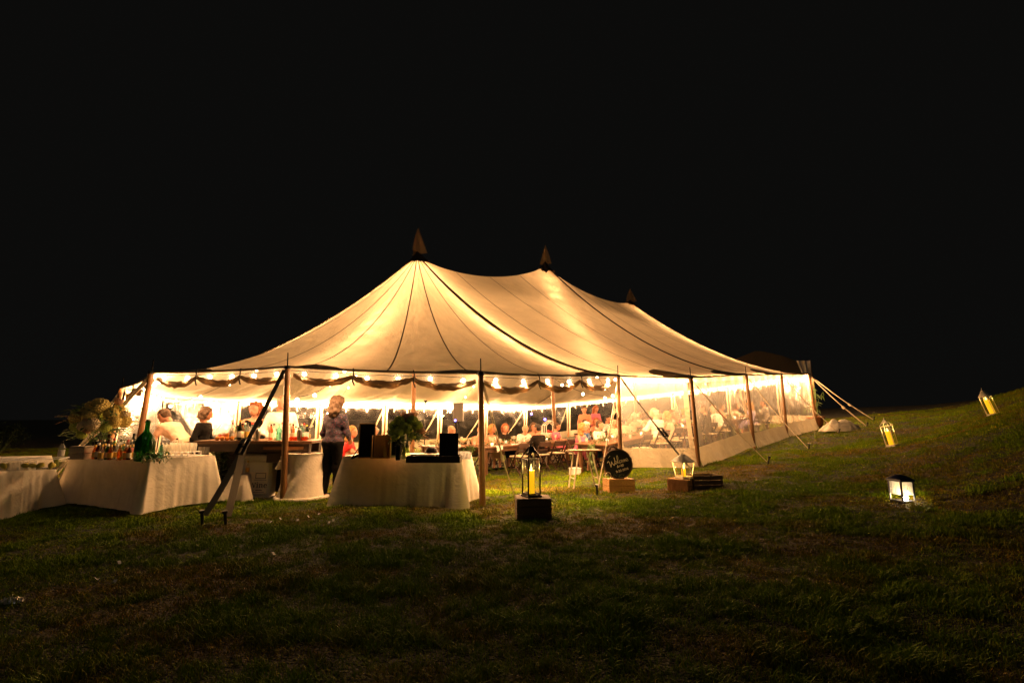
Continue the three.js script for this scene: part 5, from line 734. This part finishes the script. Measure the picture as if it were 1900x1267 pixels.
{ const p = onT(tB, -.55, OUT, 0); p.y = terrain(p.x, p.z); chair(p, tB.rotation.y + Math.PI, 'empty folding chair just behind the first clear wall', 'empty chairs behind the clear walls'); }
// rear middle table (tF)
[['sitMan', -.9, -1, { skin: 0, hair: 'short', hairC: 'brown', top: 'coral' }, 'guest in coral shirt at the rear middle table, leftmost facing us'], ['sitWoman', -.2, -1, { skin: 1, hair: 'long', hairC: 'red', top: 'coral', bottom: 'coral' }, 'red-haired guest in coral dress at the rear middle table'], ['sitMan', .5, -1, { skin: 2, hair: 'short', hairC: 'dark', top: 'white' }, 'dark-haired guest in white at the rear middle table'], ['sitWomanBare', 1.2, -1, { skin: 2, hair: 'up', hairC: 'blonde', top: 'pink', bottom: 'pink' }, 'blonde guest in pink at the right end of rear middle table'], ['sitMan', .1, 1, { skin: 0, hair: 'short', hairC: 'grey', top: 'blush' }, 'grey-haired guest in blush shirt with back to us, rear middle table'], ['sitWoman', .8, 1, { skin: 1, hair: 'bob', hairC: 'brown', top: 'cream', bottom: 'cream' }, 'brown-haired guest in cream with back to us, rear middle table']].forEach(([k, x, s, l, t]) => seated(k, tF, x, s, l, t, rr(-.2, .2)));
[['sitMan', -1.1, -1, { skin: 2, hair: 'short', hairC: 'brown', top: 'coral' }, 'guest in coral shirt at the table deep inside, first from left'], ['sitWomanBare', -.4, -1, { skin: 0, hair: 'long', hairC: 'red', top: 'red', bottom: 'red' }, 'red-haired guest in red dress at the table deep inside'], ['sitMan', .3, -1, { skin: 0, hair: 'fringe', hairC: 'white', top: 'white' }, 'white-haired guest in white at the table deep inside'], ['sitWoman', 1.0, -1, { skin: 2, hair: 'bob', hairC: 'blonde', top: 'pink', bottom: 'pink' }, 'blonde guest in pink dress at the table deep inside'], ['sitMan', -.6, 1, { skin: 1, hair: 'short', hairC: 'dark', top: 'blush' }, 'dark-haired guest in blush with back to us, table deep inside'], ['sitMan', .6, 1, { skin: 1, hair: 'short', hairC: 'grey', top: 'coral' }, 'grey-haired guest in coral with back to us, table deep inside']].forEach(([k, x, s, l, t]) => seated(k, tG, x, s, l, t, rr(-.2, .2)));
person('manBack', onT(tF, .4, -1.7, 0).setY(terrain(onT(tF, .4, -1.7, 0).x, onT(tF, .4, -1.7, 0).z)), -.6, { skin: 2, hair: 'short', hairC: 'brown', top: 'coral', bottom: 'khaki', s: .97 }, 'man in coral shirt standing at the back behind the rear middle table');
person('womanStand', onT(tF, 1.3, -1.9, 0).setY(terrain(onT(tF, 1.3, -1.9, 0).x, onT(tF, 1.3, -1.9, 0).z)), .5, { skin: 0, hair: 'long', hairC: 'red', top: 'pink', bottom: 'burgundy', s: .95 }, 'woman in pink standing at the back right of the man in coral');
// tables behind the clear right walls
[['sitMan', tC, -.55, 1, { skin: 1, hair: 'short', hairC: 'brown', top: 'suit', bottom: 'suit', s: 1.05 }, 'man in dark suit with his back to the second clear wall'], ['sitManLean', tC, .45, 1, { skin: 2, hair: 'fringe', hairC: 'grey', top: 'white', bottom: 'khaki', s: 1.05 }, 'man in white shirt leaning forward behind the second clear wall'], ['sitWoman', tC, -.9, -1, { skin: 0, hair: 'long', hairC: 'brown', top: 'cream', bottom: 'cream' }, 'guest in cream across from the dark suit behind the second clear wall'], ['sitMan', tC, -.1, -1, { skin: 0, hair: 'short', hairC: 'red', top: 'coral' }, 'red-haired guest in coral across the table behind the second clear wall'], ['sitWomanBare', tC, .7, -1, { skin: 2, hair: 'up', hairC: 'blonde', top: 'pink', bottom: 'pink' }, 'blonde guest in pink across the table behind the second clear wall'],
 ['sitWoman', tD, -1.0, 1, { skin: 0, hair: 'long', hairC: 'blonde', top: 'lavender', bottom: 'lavender' }, 'guest in lavender behind the third clear wall'], ['sitMan', tD, -.2, -1, { skin: 2, hair: 'short', hairC: 'brown', top: 'coral' }, 'guest in coral shirt facing out behind the third clear wall'], ['sitMan', tD, .4, 1, { skin: 1, hair: 'short', hairC: 'dark', top: 'grey', bottom: 'grey' }, 'dark-haired guest in grey behind the last clear wall'], ['sitWomanBare', tD, 1.1, -1, { skin: 0, hair: 'bob', hairC: 'brown', top: 'blush', bottom: 'blush' }, 'guest in blush facing out behind the last clear wall']].forEach(([k, t, x, s, l, n]) => seated(k, t, x, s, l, n, rr(-.15, .15)));
{ const p = onT(tB, 1.75, OUT + .05, 0); p.y = terrain(p.x, p.z); chair(p, tB.rotation.y + Math.PI, 'folding chair with pale seat beside the first and second clear walls', 'empty chairs behind the clear walls'); }
// back left table (tE)
{ const q = (px, Z) => land(at(px, 800, Z).x, Z); const a = q(644, 10.6); chair(a, 1.9, 'folding chair under the woman in bright red dress'); person('sitWoman', a, 1.9, { skin: 2, hair: 'long', hairC: 'blonde', top: 'red', bottom: 'red' }, 'blonde woman in bright red dress seated left of the tall dark board'); const b = q(700, 11.4); chair(b, -.4, 'folding chair under the white-haired guest behind the card box'); person('sitMan', b, -.4, { skin: 2, hair: 'fringe', hairC: 'white', top: 'blush', bottom: 'grey' }, 'white-haired guest seated behind the pine card box'); }
// ---------------------------------------------------------------- grass
{
  const tuft = (n, hh, spread, dry) => { const p = [], ix = [], col = []; for (let k = 0; k < n; k++) { const a = rr(0, 6.283), q = spread * Math.sqrt(rnd()), x = Math.cos(a) * q, z = Math.sin(a) * q, h = hh * rr(.5, 1.15), ln = rr(.1, .9) * h, la = rr(0, 6.283), w = rr(.0022, .004), wx = Math.cos(la + 1.57) * w, wz = Math.sin(la + 1.57) * w, b = p.length / 3;
      for (const [t, s] of [[0, 1], [.5, .8], [.82, .5]]) { const ox = Math.cos(la) * ln * t * t, oz = Math.sin(la) * ln * t * t, y = h * t * (1 - .2 * t); p.push(x + ox - wx * s, y, z + oz - wz * s, x + ox + wx * s, y, z + oz + wz * s); } p.push(x + Math.cos(la) * ln, h * .82, z + Math.sin(la) * ln);
      ix.push(b, b + 1, b + 2, b + 1, b + 3, b + 2, b + 2, b + 3, b + 4, b + 3, b + 5, b + 4, b + 4, b + 5, b + 6); const v = rr(.7, 1.25), d = rnd() < dry; for (let j = 0; j < 7; j++) col.push(d ? 1.9 * v : v, d ? 1.25 * v : v, d ? 1.3 * v : v * .9); }
    const g = new THREE.BufferGeometry(); g.setAttribute('position', new THREE.Float32BufferAttribute(p, 3)); g.setAttribute('color', new THREE.Float32BufferAttribute(col, 3)); g.setAttribute('uv', new THREE.Float32BufferAttribute(new Float32Array(p.length / 3 * 2), 2)); g.setIndex(ix); g.computeVertexNormals(); return g; };
  const mat = new THREE.MeshPhysicalMaterial({ color: C(1, 1, 1), vertexColors: true, roughness: .65, side: THREE.DoubleSide, transmission: .12, thickness: 0, specularIntensity: .12 });
  const bands = [ // zMin, zMax, tufts per m2, blades, height, spread
    [2.2, 4.5, 1150, 16, .062, .055], [4.5, 8, 800, 16, .058, .06], [8, 13, 420, 16, .062, .08], [13, 24, 110, 16, .075, .12]];
  const m4 = new THREE.Matrix4(), q = new THREE.Quaternion(), e = new THREE.Euler();
  bands.forEach(([z0, z1, dens, n, h, sp], bi) => {
    for (let vary = 0; vary < 2; vary++) {
      const g = tuft(n, h * (vary ? 1 : .62), sp, vary ? .12 : .45), mats = [], cols = [];
      const area = (z1 * z1 - z0 * z0) * 1.12 + 2 * (z1 - z0), N = Math.floor(area * dens / 2);
      for (let k = 0; k < N; k++) {
        const Z = Math.sqrt(rr(z0 * z0, z1 * z1)), x = rr(-1.14, 1.14) * Z + rr(-1, 1), dry = sstep(nz(x * .55 + 9, Z * .75, 3) + .6 * nz(x * 1.9, Z * 2.2, 5) + .3 * nz(x * 5, Z * 5, 8), -.15, .45), clump = nz(x * 1.3, Z * 1.3, 12) + .7 * nz(x * 4, Z * 4, 15);
        if (vary === 1 && (rnd() < dry * .8 || clump < -.05 + rr(-.3, .2))) continue;
        const s = (vary ? .7 + .75 * Math.max(0, clump) : .75) * rr(.7, 1.3);
        m4.compose(land(x, Z, -.008), q.setFromEuler(e.set(rr(-.2, .2), rr(0, 6.28), rr(-.2, .2))), V(s * 1.1, s * rr(.8, 1.2), s * 1.1)); mats.push(m4.clone());
        const k2 = rr(.75, 1.2); cols.push(C(lerp(.14, .175, dry * (vary ? .5 : 1)) * k2, lerp(.228, .16, dry) * k2, lerp(.004, .008, dry) * k2));
      }
      const im = new THREE.InstancedMesh(g, mat, mats.length); mats.forEach((m, i) => { im.setMatrixAt(i, m); im.setColorAt(i, cols[i]); }); shadows(im);
      im.name = numbered('grass'); scene.add(im);
      tag(im, vary ? ['long green grass blades nearest the camera', 'green grass blades before the tables and lanterns', 'green grass blades under and beside the tent', 'green grass blades far up the slope and tent'][bi] : ['dry short grass nearest the camera', 'dry short grass before the tables and lanterns', 'dry trampled grass under and beside the tent', 'dry short grass far up the slope and tent'][bi], 'grass', null, 'stuff');
    }
  });
}
renderer.render(scene, camera);
